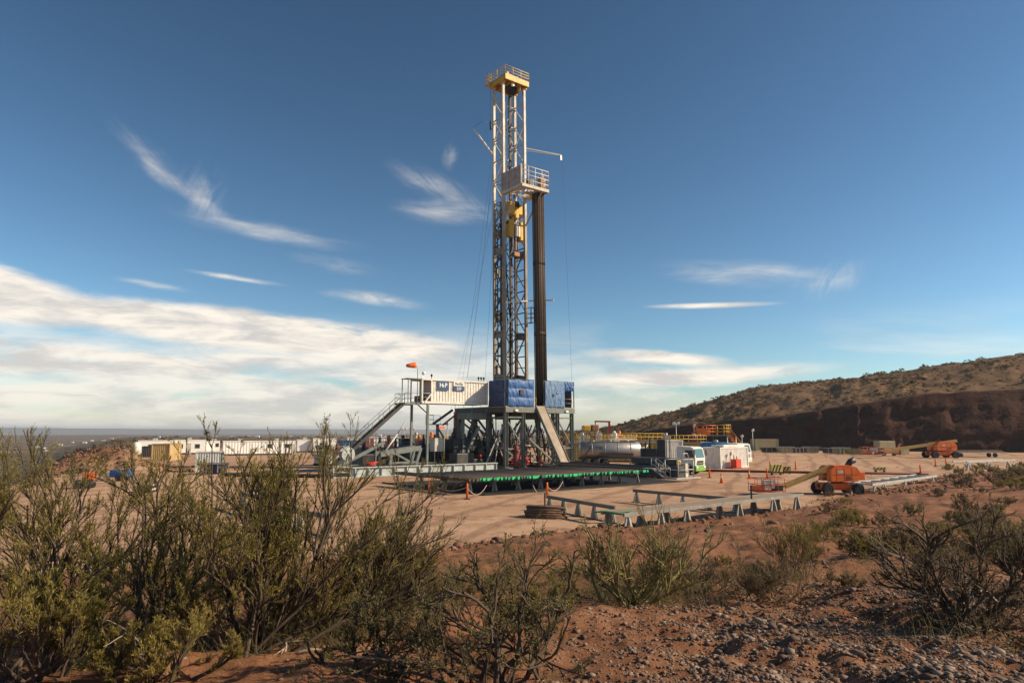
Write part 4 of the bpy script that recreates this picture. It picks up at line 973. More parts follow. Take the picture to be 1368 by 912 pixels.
# ---------------------------------------------------------------- horizontal pipe rack left of the catwalk
RKA0, RKA1, RKC0, RKC1 = -20.5, -1.7, -23.5, -13.8
legmat = M('pale_leg', (.35, .34, .29), .65, var=.25, dirt=.5)
def pipe_rack(name, p, q, n, h, label, group=None, top=.16, w=.55, mat=None):
    """low beam on wedge shaped plate legs from p to q"""
    p, q = Vector(p), Vector(q); L_ = (q - p).length; rz_ = math.atan2(q.y - p.y, q.x - p.x)
    e = empty(name, p, rz_, label, 'pipe rack', group)
    MB().box(0, L_, -.09, .09, h - .03, h).box(0, L_, -.02, .02, h - top, h - .03).box(0, L_, -.08, .08, h - top - .03, h - top).build('top_beam', M('rack_beam_brown', (.20, .17, .135), .65, .1, var=.3, dirt=.6), e)
    MB().box(-.1, L_ + .1, -.07, .07, 0, .05).build('ground_rail', dsteel, e)
    for k in range(n):
        x = .3 + (L_ - .6) * k / max(n - 1, 1)
        MB().prism([(-w / 2, .05), (w / 2, .05), (.10, h - top - .03), (-.10, h - top - .03)], 'x', x - .03, x + .03).prism([(x - w / 2, .05), (x + w / 2, .05), (x + .07, h - top - .03), (x - .07, h - top - .03)], 'y', -.045, -.03).prism([(x - w / 2, .05), (x + w / 2, .05), (x + .07, h - top - .03), (x - .07, h - top - .03)], 'y', .03, .045).build('leg', legmat, e)
    return e
for k, c in enumerate((-22.2, -18.6, -15.0)):
    pipe_rack('pipe_rack', Rw(RKA0 - .3, c), Rw(RKA1 + .3, c), 9, .98, ['pale wedge legged rack under the green capped ends of the drill pipes', 'pale wedge legged rack under the middle of the laid out drill pipes', 'pale wedge legged rack under the far ends of the drill pipes by the rig'][k])
n = 100; base = None
for i in range(n):
    a = RKA0 + (RKA1 - RKA0) * (i + .5) / n
    jit = rnd.uniform(-.2, .2)
    if base is None:
        caps = []
        base = tag(MB().tube([(0, 0, 0), (0, 9.6, 0)], .076, 8).lathe((0, .02, 0), (0, 1, 0), [(0, .088), (.35, .088), (.4, .076)], 8).lathe((0, 9.1, 0), (0, 1, 0), [(0, .076), (.05, .09), (.5, .09)], 8).build('drill_pipe', rackm), 'brown drill pipe with green end cap lying in the wide row on low racks', 'drill pipe', 'drill pipes laid out on the racks')
        capo = MB().lathe((0, -.16, 0), (0, 1, 0), [(0, .08), (.02, .122), (.17, .122), (.175, .09)], 8).build('thread_protector', green, base)
        cap2 = capo.data.copy(); cap2.materials[0] = M('teal_green_plastic', (.02, .22, .12), .45, dirt=.2); cap3 = capo.data.copy(); cap3.materials[0] = M('dark_green_plastic', (.008, .075, .035), .5, dirt=.3); capd = [capo.data, capo.data, capo.data, capo.data, cap2, cap2, cap3]
        pd2 = base.data.copy(); pd2.materials[0] = M('rack_pipe_brown', (.17, .12, .085), .65, .15, var=.3, scale=3, dirt=.5, dirtcol=(.24, .16, .11)); pd3 = base.data.copy(); pd3.materials[0] = pipem; pdd = [base.data, base.data, pd2, pd3]
        o = base; cpo = capo
    else:
        o = base.copy(); COL.objects.link(o); o.data = rnd.choice(pdd); cpo = capo.copy(); COL.objects.link(cpo); cpo.parent = o; cpo.data = rnd.choice(capd)
    o.location = Rw(a, RKC0 + jit, 1.06 + rnd.uniform(0, .03)); o.rotation_euler = (0, 0, TH)
    cpo.location = (0, 0, 0)
# long casing tubes beyond the green caps, on the left edge
for k in range(3):
    o = single(MB().tube([(0, 0, 0), (0, 11.5, 0)], .12, 8), 'casing_pipe', pipem, Rw(RKA0 - .45 - k * .27, RKC0 - .4 + k * .1, 1.10), TH, 'long dark casing pipe along the left edge of the laid out drill pipes', 'casing pipe', 'casing pipes at the left edge of the racks')

ln = MB(); ln.box(-20.8, 2.6, -24.6, -8.8, .015, .035)  # added black sheet with low edges, stands in for the shade under the racks
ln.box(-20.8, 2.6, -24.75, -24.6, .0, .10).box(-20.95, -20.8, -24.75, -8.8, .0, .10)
lo = single(ln, 'rack_shade_sheet', M('rack_shade_black', (.016, .015, .015), .7, var=.3, dirt=.3), RIG, TH, 'black sheet on the ground standing in for the shade under the drill pipe racks', 'shade sheet')
# ---------------------------------------------------------------- vehicles and containers on the right
def wheel(parent, x, y, r=.5, w=.3, rimmat=None, name='wheel'):
    t = MB().lathe((x, y - w / 2, r), (0, 1, 0), [(.03, r * .60), (.0, r * .72), (.0, r * .93), (w * .10, r * .985), (w * .12, r), (w * .32, r), (w * .34, r * .965), (w * .48, r * .965), (w * .5, r), (w * .88, r), (w * .90, r * .985), (w, r * .93), (w, r * .72), (w - .03, r * .60)], 26).build(name, rubber, parent)
    MB().lathe((x, y - w / 2 - .012, r), (0, 1, 0), [(.05, r * .2), (.06, r * .45), (.02, r * .56), (w, r * .56), (w - .04, r * .45), (w - .03, r * .2)], 14).build('rim', rimmat or galv, t)
    return t
def truck(loc, rotz, label, cabmat, bumpmat, body=None):
    e = empty('parked_truck', loc, rotz, label, 'truck')
    prof = [(-1.15, .95), (1.02, .95), (1.08, 1.75), (.86, 2.85), (.55, 3.0), (-1.1, 3.05), (-1.15, 2.6)]
    MB().prism(prof, 'y', -1.22, 1.22).build('cab', cabmat, e)
    # windscreen follows the slope of the front
    n = Vector((1.10, 0, .22)).normalized()
    a, b = Vector((1.075, 0, 1.82)), Vector((.875, 0, 2.78)); o = n * .012
    MB().add([a + o + Vector((0, -1.05, 0)), a + o + Vector((0, 1.05, 0)), b + o + Vector((0, .98, 0)), b + o + Vector((0, -.98, 0)),
              a - o * 2 + Vector((0, -1.05, 0)), a - o * 2 + Vector((0, 1.05, 0)), b - o * 2 + Vector((0, .98, 0)), b - o * 2 + Vector((0, -.98, 0))],
             [(0, 1, 2, 3), (7, 6, 5, 4), (0, 4, 5, 1), (1, 5, 6, 2), (2, 6, 7, 3), (3, 7, 4, 0)]).build('windscreen', tealglass, e)
    for s in (-1, 1):
        MB().prism([(-.1, 1.85), (.92, 1.85), (.74, 2.65), (-.1, 2.65)], 'y', s * 1.225 - .01, s * 1.225 + .01).build('side_window', glass, e)
        d = MB().prism([(-.25, .96), (.95, .96), (.98, 1.75), (.8, 2.8), (-.25, 2.8)], 'y', s * 1.222 - .004, s * 1.222 + .004).build('door', cabmat, e)
        MB().box(-.15, .0, s * 1.24 - .02, s * 1.24 + .02, 1.55, 1.6).build('handle', black, d)
        MB().bar((.95, s * 1.25, 2.75), (1.1, s * 1.48, 2.7), .04).bbox(1.05, 1.15, s * 1.5 - .1, s * 1.5 + .1, 2.0, 2.7, .03).build('mirror', black, e)
        MB().bbox(1.06, 1.17, s * .92 - .2, s * .92 + .2, .72, .92, .03).build('headlight', lightm, e)
    MB().bbox(.75, 1.15, -1.24, 1.24, .38, .98, .06).build('bumper', bumpmat, e)
    MB().box(1.06, 1.10, -.75, .75, 1.06, 1.5).build('grille', M('dark_grille', (.03, .03, .03), .4, dirt=.1), e)
    MB().box(1.10, 1.115, -.95, .95, 1.2, 1.27).build('badge_bar', silver, e)
    MB().box(-7.0, -1.2, -.45, -.3, .7, .95).box(-7.0, -1.2, .3, .45, .7, .95).box(-6.9, 1.0, -.3, .3, .75, .85).build('chassis', dsteel, e)
    for x in (.0, -4.6, -5.95):
        for s in (-1, 1):
            wheel(e, x, s * 1.0, .5, .32)
    for s in (-1, 1): MB().prism([(-.62, .6), (-.5, 1.0), (-.2, 1.16), (.2, 1.16), (.5, 1.0), (.62, .6), (.7, .6), (.56, 1.1), (.24, 1.25), (-.24, 1.25), (-.56, 1.1), (-.7, .6)], 'y', s * 1.05 - .19, s * 1.05 + .19).build('mudguard', black, e)
    if body == 'tank':
        MB().lathe((-6.9, 0, 2.05), (1, 0, 0), [(0, .3), (.15, .9), (.3, 1.08), (5.1, 1.08), (5.25, .9), (5.4, .3)], 20).build('tank', M('sky_blue_paint', (.06, .24, .42), .4, dirt=.2), e)
        MB().lathe((-4.3, 0, 3.1), (0, 0, 1), [(0, .35), (.3, .35), (.35, .1)], 12).build('hatch', galv, e)
        MB().tube([(-1.35, .9, 1.0), (-1.35, .9, 3.9)], .07, 8).tube([(-1.35, -.9, 1.0), (-1.35, -.9, 3.9)], .07, 8).build('exhaust_stack', silver, e)
    elif body == 'box':
        MB().bbox(-6.9, -1.4, -1.2, 1.2, 1.0, 1.7, .05).build('flat_body', dsteel, e)
    elif body == 'stacks':
        MB().bbox(-6.9, -1.6, -1.2, 1.2, 1.0, 2.0, .05).build('flat_body', dsteel, e)
        MB().tube([(-1.35, .9, 1.0), (-1.35, .9, 4.1), (-1.5, .9, 4.4)], .07, 8).tube([(-1.35, -.9, 1.0), (-1.35, -.9, 4.1), (-1.5, -.9, 4.4)], .07, 8).build('exhaust_stack', silver, e)
    return e
truck(G(924, 633), R(-40), 'white truck with lime green bumper parked beside the white container', white, lgreen, 'box')
truck(Vector((32.6, 99.0, 0)), R(-58), 'white truck carrying a sky blue water tank behind the white container', white, white, 'tank')
truck(Vector((31.5, 112.0, 0)), R(-40), 'far white truck with two upright exhaust stacks beyond the container roof', white, white, 'stacks')
def container(loc, rotz, label, m, Lc=6.06, Wc=2.44, Hc_=2.6, door=True, name='shipping_container', endm=None, cat='container'):
    """origin at the near left corner, long side along local x, end face along local y"""
    e = empty(name, loc, rotz, label, cat)
    n = int(Lc / .28)
    corr(.06, Lc - .06, .03, .14, Hc_ - .1, n).build('side_wall', m, e)
    corr(.06, Lc - .06, Wc - .12, .14, Hc_ - .1, n).build('side_wall', m, e)
    corr(.12, Wc - .12, .03, .14, Hc_ - .1, int(Wc / .28), axis='x').build('end_wall', endm or m, e)
    dm = MB().box(Lc - .08, Lc - .03, .1, Wc - .1, .14, Hc_ - .1).build('door_panel', m, e)
    lk = MB()
    for k in (.3, .45, .55, .7): lk.tube([(Lc - .01, Wc * k, .15), (Lc - .01, Wc * k, Hc_ - .12)], .022, 5)
    lk.build('locking_bar', galv, dm)
    MB().box(.02, Lc - .02, .02, Wc - .02, Hc_ - .1, Hc_ - .04).build('roof', m, e)
    f = MB()
    for y in (0, Wc): f.box(0, Lc, y - .05, y + .05, 0, .16); f.box(0, Lc, y - .04, y + .04, Hc_ - .13, Hc_)
    for x in (0, Lc):
        f.box(x - .05, x + .05, .05, Wc - .05, .01, .15); f.box(x - .05, x + .05, .05, Wc - .05, Hc_ - .12, Hc_ - .01)
        for y in (0, Wc): f.box(x - .07, x + .07, y - .07, y + .07, .005, Hc_ + .01)
    f.build('frame', m, e)
    return e
cc = container(G(963, 625.5), R(38), 'white corrugated container with shaded end standing beside the truck', M('fresh_white', (.78, .75, .68), .5, dirt=.12), 6.06, 2.6, 2.65)
MB().bbox(1.2, 5.9, .3, 2.2, 2.66, 2.95, .04).build('roof_box', white, cc)
rb = empty('fire_cabinet', at(984, 624, 88.6) * Vector((1, 1, 0)), R(38), 'bright red open topped box in front of the white container', 'fire box')
MB().box(0, 1.1, 0, .9, .1, 1.15).build('box_body', M('bright_red', (.62, .05, .02), .45, dirt=.15), rb)
MB().box(-.9, 1.2, -.1, 1.0, 0, .1).build('drip_tray', dred, rb)
MB().lathe((.15, .4, 1.16), (0, 0, 1), [(0, .1), (.5, .1), (.6, .04)], 8).lathe((.75, .4, 1.16), (0, 0, 1), [(0, .1), (.35, .1), (.45, .04)], 8).build('extinguisher', white, rb)
MB().lathe((.25, 1.0, 1.85), (.4, -1, 0), [(0, .22), (.1, .22)], 12).bar((.25, 1.05, 1.15), (.25, 1.05, 1.9), .05).build('hose_reel', dred, rb)
# black power pack
gp = empty('generator_set', Vector((15.6, 83.5, 0)), R(-8), 'tall black generator set behind the catwalk end', 'generator')
MB().bbox(0, 1.9, 0, 2.2, .3, 2.6, .06).build('engine_housing', black, gp)
MB().bbox(1.95, 2.9, .1, 2.1, .3, 3.7, .05).build('radiator', M('dark_grille', (0, 0, 0)), gp)
for x in (2.95, 3.35): MB().box(x, x + .12, .2, .35, 0, 3.9).build('vertical_duct', galv, gp)
MB().tube([(1.1, 1, 2.6), (1.1, 1, 3.6), (1.3, 1, 3.9)], .09, 8).tube([(.6, 1, 2.6), (.6, 1, 3.4)], .09, 8).build('exhaust', dsteel, gp)
for k in range(7): MB().box(.15, 1.75, -.03, -.005, .6 + k * .26, .7 + k * .26).build('louvre', dsteel, gp)
MB().box(-.2, 3.6, -.1, 2.3, 0, .28).build('skid', dsteel, gp)
container(Vector((19.6, 88.5, 0)), R(12), 'white container half hidden behind the black generator', white, 2.4, 2.2, 3.6, name='control_container')
# silver road tanker
tk = empty('tank_trailer', Vector((9.2, 95.0, 0)), R(4), 'silver tank trailer with dark lettering behind the ramp and catwalk', 'tank trailer')
MB().lathe((0, 0, 2.2), (1, 0, 0), [(0, .35), (.1, .85), (.28, 1.1), (8.3, 1.1), (8.5, .85), (8.6, .35)], 28).build('tank', silver, tk)
for x in (1.6, 3.4, 5.2, 7.0): MB().lathe((x, 0, 2.2), (1, 0, 0), [(0, 1.105), (.02, 1.13), (.08, 1.13), (.1, 1.105)], 28).build('stiffening_ring', silver, tk)
for x in (1.8, 4.2, 6.6): MB().lathe((x, 0, 3.25), (0, 0, 1), [(0, .38), (.22, .38), (.28, .3)], 14).build('hatch', galv, tk)
MB().rails([(.6, -.4, 3.25), (7.8, -.4, 3.25)], .6, .03, (.3,), 1.8).box(.5, 7.9, -.55, .4, 3.27, 3.31).build('walkway', galv, tk)
text('lettering', 'TSB', .62, M('lettering_dark', (.05, .07, .09), .5, dirt=0), tk, (2.6, -1.10, 2.45), (R(82), 0, 0), .012, True)
MB().box(2.6, 7.3, -1.2, -1.0, 1.45, 1.75).box(2.6, 7.3, -1.15, -1.02, 1.0, 1.2).build('hose_tray', dsteel, tk)
MB().bar((0.1, -1.05, .6), (1.5, -1.12, 2.7), .12).build('hose', dsteel, tk)
MB().box(0, 8.6, -.5, -.3, .95, 1.2).box(0, 8.6, .3, .5, .95, 1.2).build('chassis', dsteel, tk)
for x in (.9, 2.2, 3.5):
    for s in (-1, 1): wheel(tk, x, s * .95, .5, .35)
MB().box(7.2, 7.35, -.7, -.55, 0, 1.0).box(7.2, 7.35, .55, .7, 0, 1.0).build('landing_leg', galv, tk)
MB().bbox(8.7, 9.3, -.6, .6, 1.0, 2.6, .05).tube([(8.6, -.3, 1.4), (9.5, -.4, 2.9)], .1, 8).build('pump_box', white, tk)
# mud tanks with yellow rails further back
def mud_tank(loc, rotz, L_, label, m=olive, h=2.6, rail=yellow, extras=1, seed=1):
    rs = random.Random(seed); e = empty('mud_tank', loc, rotz, label, 'mud tank')
    b = MB().box(0, L_, 0, 2.6, .25, h)
    for k in range(int(L_ / .9)): b.box(.3 + k * .9, .42 + k * .9, -.07, 0, .3, h - .05)
    b.build('tank_wall', m, e)
    MB().box(-.1, L_ + .1, -.1, 2.7, h + .002, h + .08).build('deck', grating, e)
    MB().rails([(0, 0, h + .08), (L_, 0, h + .08), (L_, 2.6, h + .08), (0, 2.6, h + .08), (0, 0, h + .08)], 1.1, .045, (.55,), 1.5).build('railing', rail, e)
    MB().box(-.2, L_ + .2, .1, .4, 0, .25).box(-.2, L_ + .2, 2.2, 2.5, 0, .25).build('skid', dsteel, e)
    for k in range(extras):
        x = rs.uniform(1, L_ - 2); MB().bbox(x, x + rs.uniform(.8, 1.6), .6, 1.8, h + .081, h + rs.uniform(.7, 1.3), .05).lathe((x + .4, 1.2, h + .6), (0, 0, 1), [(0, .25), (.9, .25), (1.0, .15)], 10).build('agitator_motor', rs.choice((dred, orange, galv, white, dsteel)), e)
    return e
mud_tank(Vector((8.6, 106.5, 0)), R(3), 11, 'long olive mud tank with yellow rails behind the silver tank trailer', olive, 2.9, yellow, 3, 1)
mud_tank(Vector((20.6, 108, 0)), R(3), 10, 'mud tank with yellow rails behind the black generator', M('dull_yellow', (.36, .25, .05), .6, dirt=.4), 2.9, yellow, 2, 2)
mud_tank(Vector((9.5, 113, 0)), R(3), 16, 'farther cream mud tank with yellow rails at the foot of the hill', cream, 3.2, yellow, 4, 3)
sh = empty('shale_shaker', Vector((10.8, 103.0, 0)), R(5), 'tall frame with yellow and brown shakers right of the rig columns', 'shaker')
for x in (0, 2.2):
    for y in (0, 1.8): MB().box(x - .08, x + .08, y - .08, y + .08, 0, 4.6).build('leg', galv, sh)
MB().box(-.3, 2.6, -.2, 2.0, 4.6, 4.7).box(-.3, 2.6, -.2, 2.0, 3.3, 3.36).build('deck', grating, sh)
MB().bbox(-.1, 1.0, 0, 1.7, 4.75, 5.6, .15).build('shaker_basket', yellow, sh)
MB().bbox(1.2, 2.3, 0, 1.7, 4.75, 5.7, .15).build('shaker_basket', M('brown_orange', (0, 0, 0)), sh)
MB().bar((0, 0, .2), (2.2, 0, 3.2), .1).bar((2.2, 0, .2), (0, 0, 3.2), .1).build('brace', galv, sh)
gy = empty('pipe_gantry', Vector((13.2, 109, 0)), R(0), 'red goalpost shaped pipe gantry above the mud tanks', 'gantry')
MB().bar((0, 0, 0), (0, 0, 6.2), .14).bar((2.2, 0, 4.4), (2.2, 0, 6.2), .3).bar((-.1, 0, 6.3), (2.4, 0, 6.25), .24).build('gantry_frame', red, gy)
MB().bar((2.2, 0, 0), (2.2, 0, 4.4), .16).build('leg', galv, gy)
of = empty('stair_tower', Vector((30.6, 114, 0)), R(0), 'orange and yellow stair tower by the dark cut of the hill', 'stair tower')
MB().box(0, 3.2, 0, 2, 4.0, 4.1).box(3.4, 5.6, 0, 2, 4.0, 4.1).build('platform', grating, of)
MB().rails([(0, 0, 4.1), (3.2, 0, 4.1), (3.2, 2, 4.1), (0, 2, 4.1), (0, 0, 4.1)], 1.6, .07, (.6, 1.1), 1.6).build('railing', M('bright_orange', (.65, .16, .02), .5, dirt=.2), of)
MB().rails([(3.4, 0, 4.1), (5.6, 0, 4.1), (5.6, 2, 4.1)], 1.7, .07, (.6, 1.1), 1.1).build('railing', yellow, of)
MB().box(.2, 2.4, .3, 1.5, 4.1, 5.2).build('unit', M('bright_orange', (0, 0, 0)), of)
for x in (0, 3.2, 5.5):
    for y in (.1, 1.9): MB().box(x - .07, x + .07, y - .07, y + .07, 0, 4.0).build('leg', dsteel, of)
MB().bar((5.6, .3, 4.0), (8.6, .3, .1), .1, .3).bar((5.6, 1.3, 4.0), (8.6, 1.3, .1), .1, .3).rails([(5.6, .3, 4.1), (8.6, .3, .1)], 1.1, .05).build('stair', M('bright_orange', (0, 0, 0)), of)
# flood light poles
def light_pole(loc, h, label, two=False):
    e = empty('light_pole', loc, rnd.uniform(-.4, .4), label, 'light pole')
    MB().tube([(0, 0, 0), (0, 0, h)], .06, 6).build('pole', galv, e)
    for s in ((-.35, .35) if two else (0,)):
        MB().lathe((s, -.1, h), (0, -.7, -.3), [(0, .12), (.12, .28), (.2, .26)], 10).build('lamp', lightm, e)
    return e
for px, py, Y, tw, lb in ((598, 565, 100, 0, 'slim light pole with one round white lamp left of the rig legs'), (903, 565, 112, 1, 'twin lamp light pole in front of the dark hill cut'), (927, 568, 116, 0, 'single lamp light pole beside the stair tower'),
                          (540, 573, 130, 1, 'twin lamp light pole seen under the doghouse stair'), (551, 573, 132, 1, 'twin lamp light pole left of the first doghouse post'), (991, 582, 118, 0, 'light pole with white lamp above the blue tank'), (1005, 574, 122, 0, 'tall thin light pole behind the blue tank truck')):
    p = at(px, py, Y); light_pole(Vector((p.x, Y, 0)), p.z, lb, tw)

# ---------------------------------------------------------------- boom lifts
def boom_lift(loc, rotz, label, boom_to, basket_w, tz=2.3, lower=orange):
    """chassis along local x; boom reaches towards -x"""
    e = empty('boom_lift', loc, rotz, label, 'boom lift')
    MB().bbox(-1.75, 1.75, -.75, .75, .55, 1.0, .06).prism([(-1.9, .45), (-1.2, .95), (1.2, .95), (1.9, .45), (1.2, .40), (-1.2, .40)], 'y', -.5, .5).build('chassis', lower, e)
    for x in (-1.45, 1.45):
        for s in (-1, 1): wheel(e, x, s * 1.0, .52, .42, M('blue_grey_rim', (.07, .085, .10), .6))
    MB().lathe((0, 0, 1.0), (0, 0, 1), [(0, .55), (.15, .55)], 16).build('turntable_ring', dsteel, e)
    # rounded engine hoods
    prof = [(-1.15, 1.16), (1.35, 1.16), (1.62, 1.4), (1.62, 2.0), (1.35, 2.36), (.9, 2.46), (-.75, 2.46), (-1.1, 2.2)]
    MB().prism(prof, 'y', -1.15, -.32).prism([(-.9, 2.47), (.8, 2.47), (.7, 2.53), (-.8, 2.53)], 'y', -1.1, -.4).build('engine_hood', lower, e)
    MB().prism(prof, 'y', .32, 1.15).build('engine_hood', lower, e)
    MB().bbox(-.2, 1.7, -.30, .30, 1.2, 2.1, .05).build('counterweight', dsteel, e)
    for s in (-1.152, 1.152):
        d = MB()
        for x in (-.62, .12, .86): d.box(x - .012, x + .012, s - .006, s + .006, 1.22, 2.3)
        d.box(-1.0, 1.4, s - .006, s + .006, 1.72, 1.745); d.build('panel_seam', black, e)
        v = MB()
        for k in range(5): v.box(.25, .75, s - .012, s + .012, 1.28 + k * .075, 1.31 + k * .075)
        v.build('vent', black, e)
        MB().box(-.5, .02, s - .008, s + .008, 1.86, 2.08).build('decal', M('dirty_white', (0, 0, 0)), e)
        MB().tube([(-1.1, s * .9, 1.3), (-1.5, s * .8, 1.05), (-1.6, s * .5, .8)], .035, 6).build('hydraulic_hose', rubber, e)
    MB().box(-1.9, 1.9, -.16, .16, .62, .92).box(-1.53, -1.37, -1.0, 1.0, .45, .6).box(1.37, 1.53, -1.0, 1.0, .45, .6).build('axle', dsteel, e)
    bx, bz, bx2 = boom_to
    MB().tube([(-.2, 0, 1.35), (bx * .22 + bx2 * .6, 0, tz + (bz - tz) * .32 - .2)], .09, 8).build('lift_cylinder', galv, e)
    px0 = bx2
    b = MB().bar((px0, 0, tz), (bx, 0, bz), .34, .42).build('boom', M('boom_olive', (.46, .29, .08), .55, dirt=.35), e)
    MB().bar(Vector((px0, 0, tz)).lerp(Vector((bx, 0, bz)), .55) + Vector((0, 0, 0)), (bx - .35, 0, bz), .24, .30).build('boom_extension', M('boom_olive', (0, 0, 0)), b)
    k = empty
    x0 = bx - .5; w = basket_w
    r = MB(); z0 = max(bz - .5, .35); yw = 1.0
    for z in (0, .55, 1.1): r.tube([(x0, -yw, z0 + z), (x0 - w, -yw, z0 + z), (x0 - w, yw, z0 + z), (x0, yw, z0 + z), (x0, -yw, z0 + z)], .035, 6)
    for i in range(5):
        for yy in (-yw, yw): r.tube([(x0 - w * i / 4, yy, z0), (x0 - w * i / 4, yy, z0 + 1.1)], .03, 6)
    r.box(x0 - w, x0, -yw, yw, z0 - .06, z0)
    bk = r.build('basket', M('basket_red', (.40, .07, .025), .5), e)
    MB().bbox(x0 - w * .75, x0 - w * .35, -yw + .03, -.45, z0 + .25, z0 + .95, .05).build('control_panel', M('dirty_white', (0, 0, 0)), bk)
    MB().bbox(x0 - w * .3, x0 - .05, -.8, .3, z0, z0 + .6, .05).build('tool_box', dsteel, bk)
    MB().bbox(x0 - w + .05, x0 - w * .7, -.8, .6, z0, z0 + .45, .05).build('tool_box', orange, bk)
    return e
l1 = boom_lift(G(1119, 660), R(4), 'orange boom lift standing near the red bank with its boom lowered to the left', (-5.0, .75, -.6), 2.6)
l1.scale = (.8, .8, .86)
MB().tube([(1.0, -.2, 2.4), (1.3, -.2, 2.8), (1.7, -.2, 2.95)], .28, 8).build('black_cover', black, l1)
MB().bbox(1.65, 2.15, -1.1, .2, 1.3, 1.95, .06).build('side_hood', orange, l1)
l2 = boom_lift(G(1257, 611.5), R(2), 'farther orange boom lift parked along the foot of the dark cut', (-8.0, 1.1, 2.4), 2.4, 2.65)
l2.scale = (1.3, 1.3, 1.15)
# striped barriers
def barrier(loc, rotz, label, w=1.9, h=.75, both=True):
    e = empty('striped_barrier', loc, rotz, label, 'barrier')
    MB().bbox(0, w, 0, .5, .35, .35 + h, .03).build('panel', M('barrier_yellow', (.60, .48, .12), .55, dirt=.2), e)
    s = MB()
    for k in range(int(w / .36)):
        x = .05 + k * .36; s.prism([(x, .37), (x + .16, .37), (min(x + .46, w), .33 + h), (min(x + .30, w), .33 + h)], 'y', -.012, -.003)
    s.build('stripe', black, e)
    MB().box(.1, .2, .1, .4, 0, .35).box(w - .2, w - .1, .1, .4, 0, .35).build('foot', dsteel, e)
    return e
barrier(G(1031, 634.5), R(8), 'yellow and black striped barrier behind the lift basket', 1.3, .8)
barrier(G(1045, 633), R(-6), 'pale yellow block beside the striped barrier', 1.0, .5)
barrier(G(1170, 632), R(3), 'yellow striped block lying by the long red pipe on the right', 1.3, .35)
# long dark red pipe across the pad
pp = [G(925, 629), G(965, 630), G(1040, 631.5), G(1130, 633), G(1240, 634)]
single(MB().tube([p - pp[0] + Vector((0, 0, .13)) for p in pp], .13, 8).tube([p - pp[0] + Vector((0, .4, .11)) for p in pp[:4]], .1, 8), 'flow_line', dred, pp[0], 0, 'long dark red pipe line lying across the pad to the right', 'pipe')
# marker posts and cones
post0 = None
def post(px, py, label, h=1.05, y=None, r=.07):
    global post0
    e = empty('marker_post', G(px, py), 0, label, 'marker post')
    MB().lathe((0, 0, .05), (0, 0, 1), [(0, .09), (h - .06, r), (h, r * .6)], 10).build('post_body', M('cone_orange', (.75, .14, .02), .5, dirt=.15), e)
    MB().bbox(-.22, .22, -.22, .22, 0, .05, .015).build('base', M('cone_orange', (0, 0, 0)) if px % 2 else rubber, e)
    return e
for px, py, lb in ((948, 638, 'orange marker post just left of the container corner'), (1029, 627, 'orange marker post left of the striped barrier'), (1063, 627, 'orange marker post right of the striped barrier'),
                   (1230, 634, 'orange marker post where the red pipe ends on the right'), (1250, 623, 'small orange marker post behind the bank on the right'), (1264, 622, 'farthest right orange marker post by the bank'),
                   (624, 667, 'orange marker post in front of the green pipe caps, left'), (731, 665, 'orange marker post in front of the green pipe caps, right'), (573, 658, 'orange marker post at the left corner of the pipe racks'), (1025, 640, 'orange marker post directly behind the lift basket')):
    post(px, py, lb)
def cone(px, py, label):
    e = empty('traffic_cone', G(px, py), 0, label, 'traffic cone')
    MB().lathe((0, 0, .04), (0, 0, 1), [(0, .17), (.45, .08), (.9, .045)], 12).build('cone_body', M('cone_orange', (0, 0, 0)), e)
    MB().lathe((0, 0, .5), (0, 0, 1), [(0, .088), (.14, .07)], 12).build('reflective_band', white, e)
    MB().bbox(-.25, .25, -.25, .25, 0, .04, .01).build('base', M('cone_orange', (0, 0, 0)), e)
cone(964, 645.5, 'orange cone in front of the white container'); cone(1001, 639.5, 'orange cone between the container and the lift basket')
cone(272, 611, 'tiny orange cone in front of the long white cabins'); cone(338, 606, 'tiny orange cone before the long ribbed cabin')
def chain(p, q, sag, label):
    p = Vector(p); q = Vector(q); pts = [p.lerp(q, t / 12) - p + Vector((0, 0, .85 - sag * 4 * (t / 12) * (1 - t / 12))) for t in range(13)]
    single(MB().tube(pts, .022, 5), 'barrier_chain', M('chain_pink', (.62, .42, .36), .6), p, 0, label, 'chain')
chain(G(573, 658), G(624, 667), .45, 'pale chain sagging between the two left marker posts'); chain(G(624, 667), G(650, 664), .6, 'pale chain drooping right from the front marker post')
chain(G(731, 665), G(712, 664), .6, 'pale chain drooping left from the right marker post'); chain(G(573, 658), G(555, 648), .4, 'pale chain at the left rack corner'); chain(G(731, 665), G(752, 658), .5, 'pale chain drooping right from the right marker post')
# skips along the cut
def skip(loc, rotz, label, L_=4.2, h=1.5, m=olive, name='waste_skip', cat='skip'):
    e = empty(name, loc, rotz, label, cat)
    o = MB(); i_ = .1
    P = [(-L_ / 2 + .5, .1), (L_ / 2 - .5, .1), (L_ / 2, h), (-L_ / 2, h)]
    o.prism(P, 'y', -.9, -.82).prism(P, 'y', .82, .9).prism([(-L_ / 2 + .5, .1), (L_ / 2 - .5, .1), (L_ / 2 - .47, .2), (-L_ / 2 + .47, .2)], 'y', -.82, .82)
    for s in (-1, 1): o.prism([(s * (L_ / 2 - .5), .1), (s * (L_ / 2), h), (s * (L_ / 2 - .09), h), (s * (L_ / 2 - .59), .1)], 'y', -.82, .82)
    o.build('skip_body', m, e)
    r = MB()
    for s in (-.92, .92): r.box(-L_ / 2 - .05, L_ / 2 + .05, s - .06, s + .06, h, h + .08)
    for k in (-1, 0, 1): r.box(k * L_ * .25 - .05, k * L_ * .25 + .05, -.96, -.9, .15, h)
    r.build('rim', galv if m is not olive else olive, e)
    return e
sk_ = M('skip_cream', (.36, .30, .17), .6, dirt=.4)
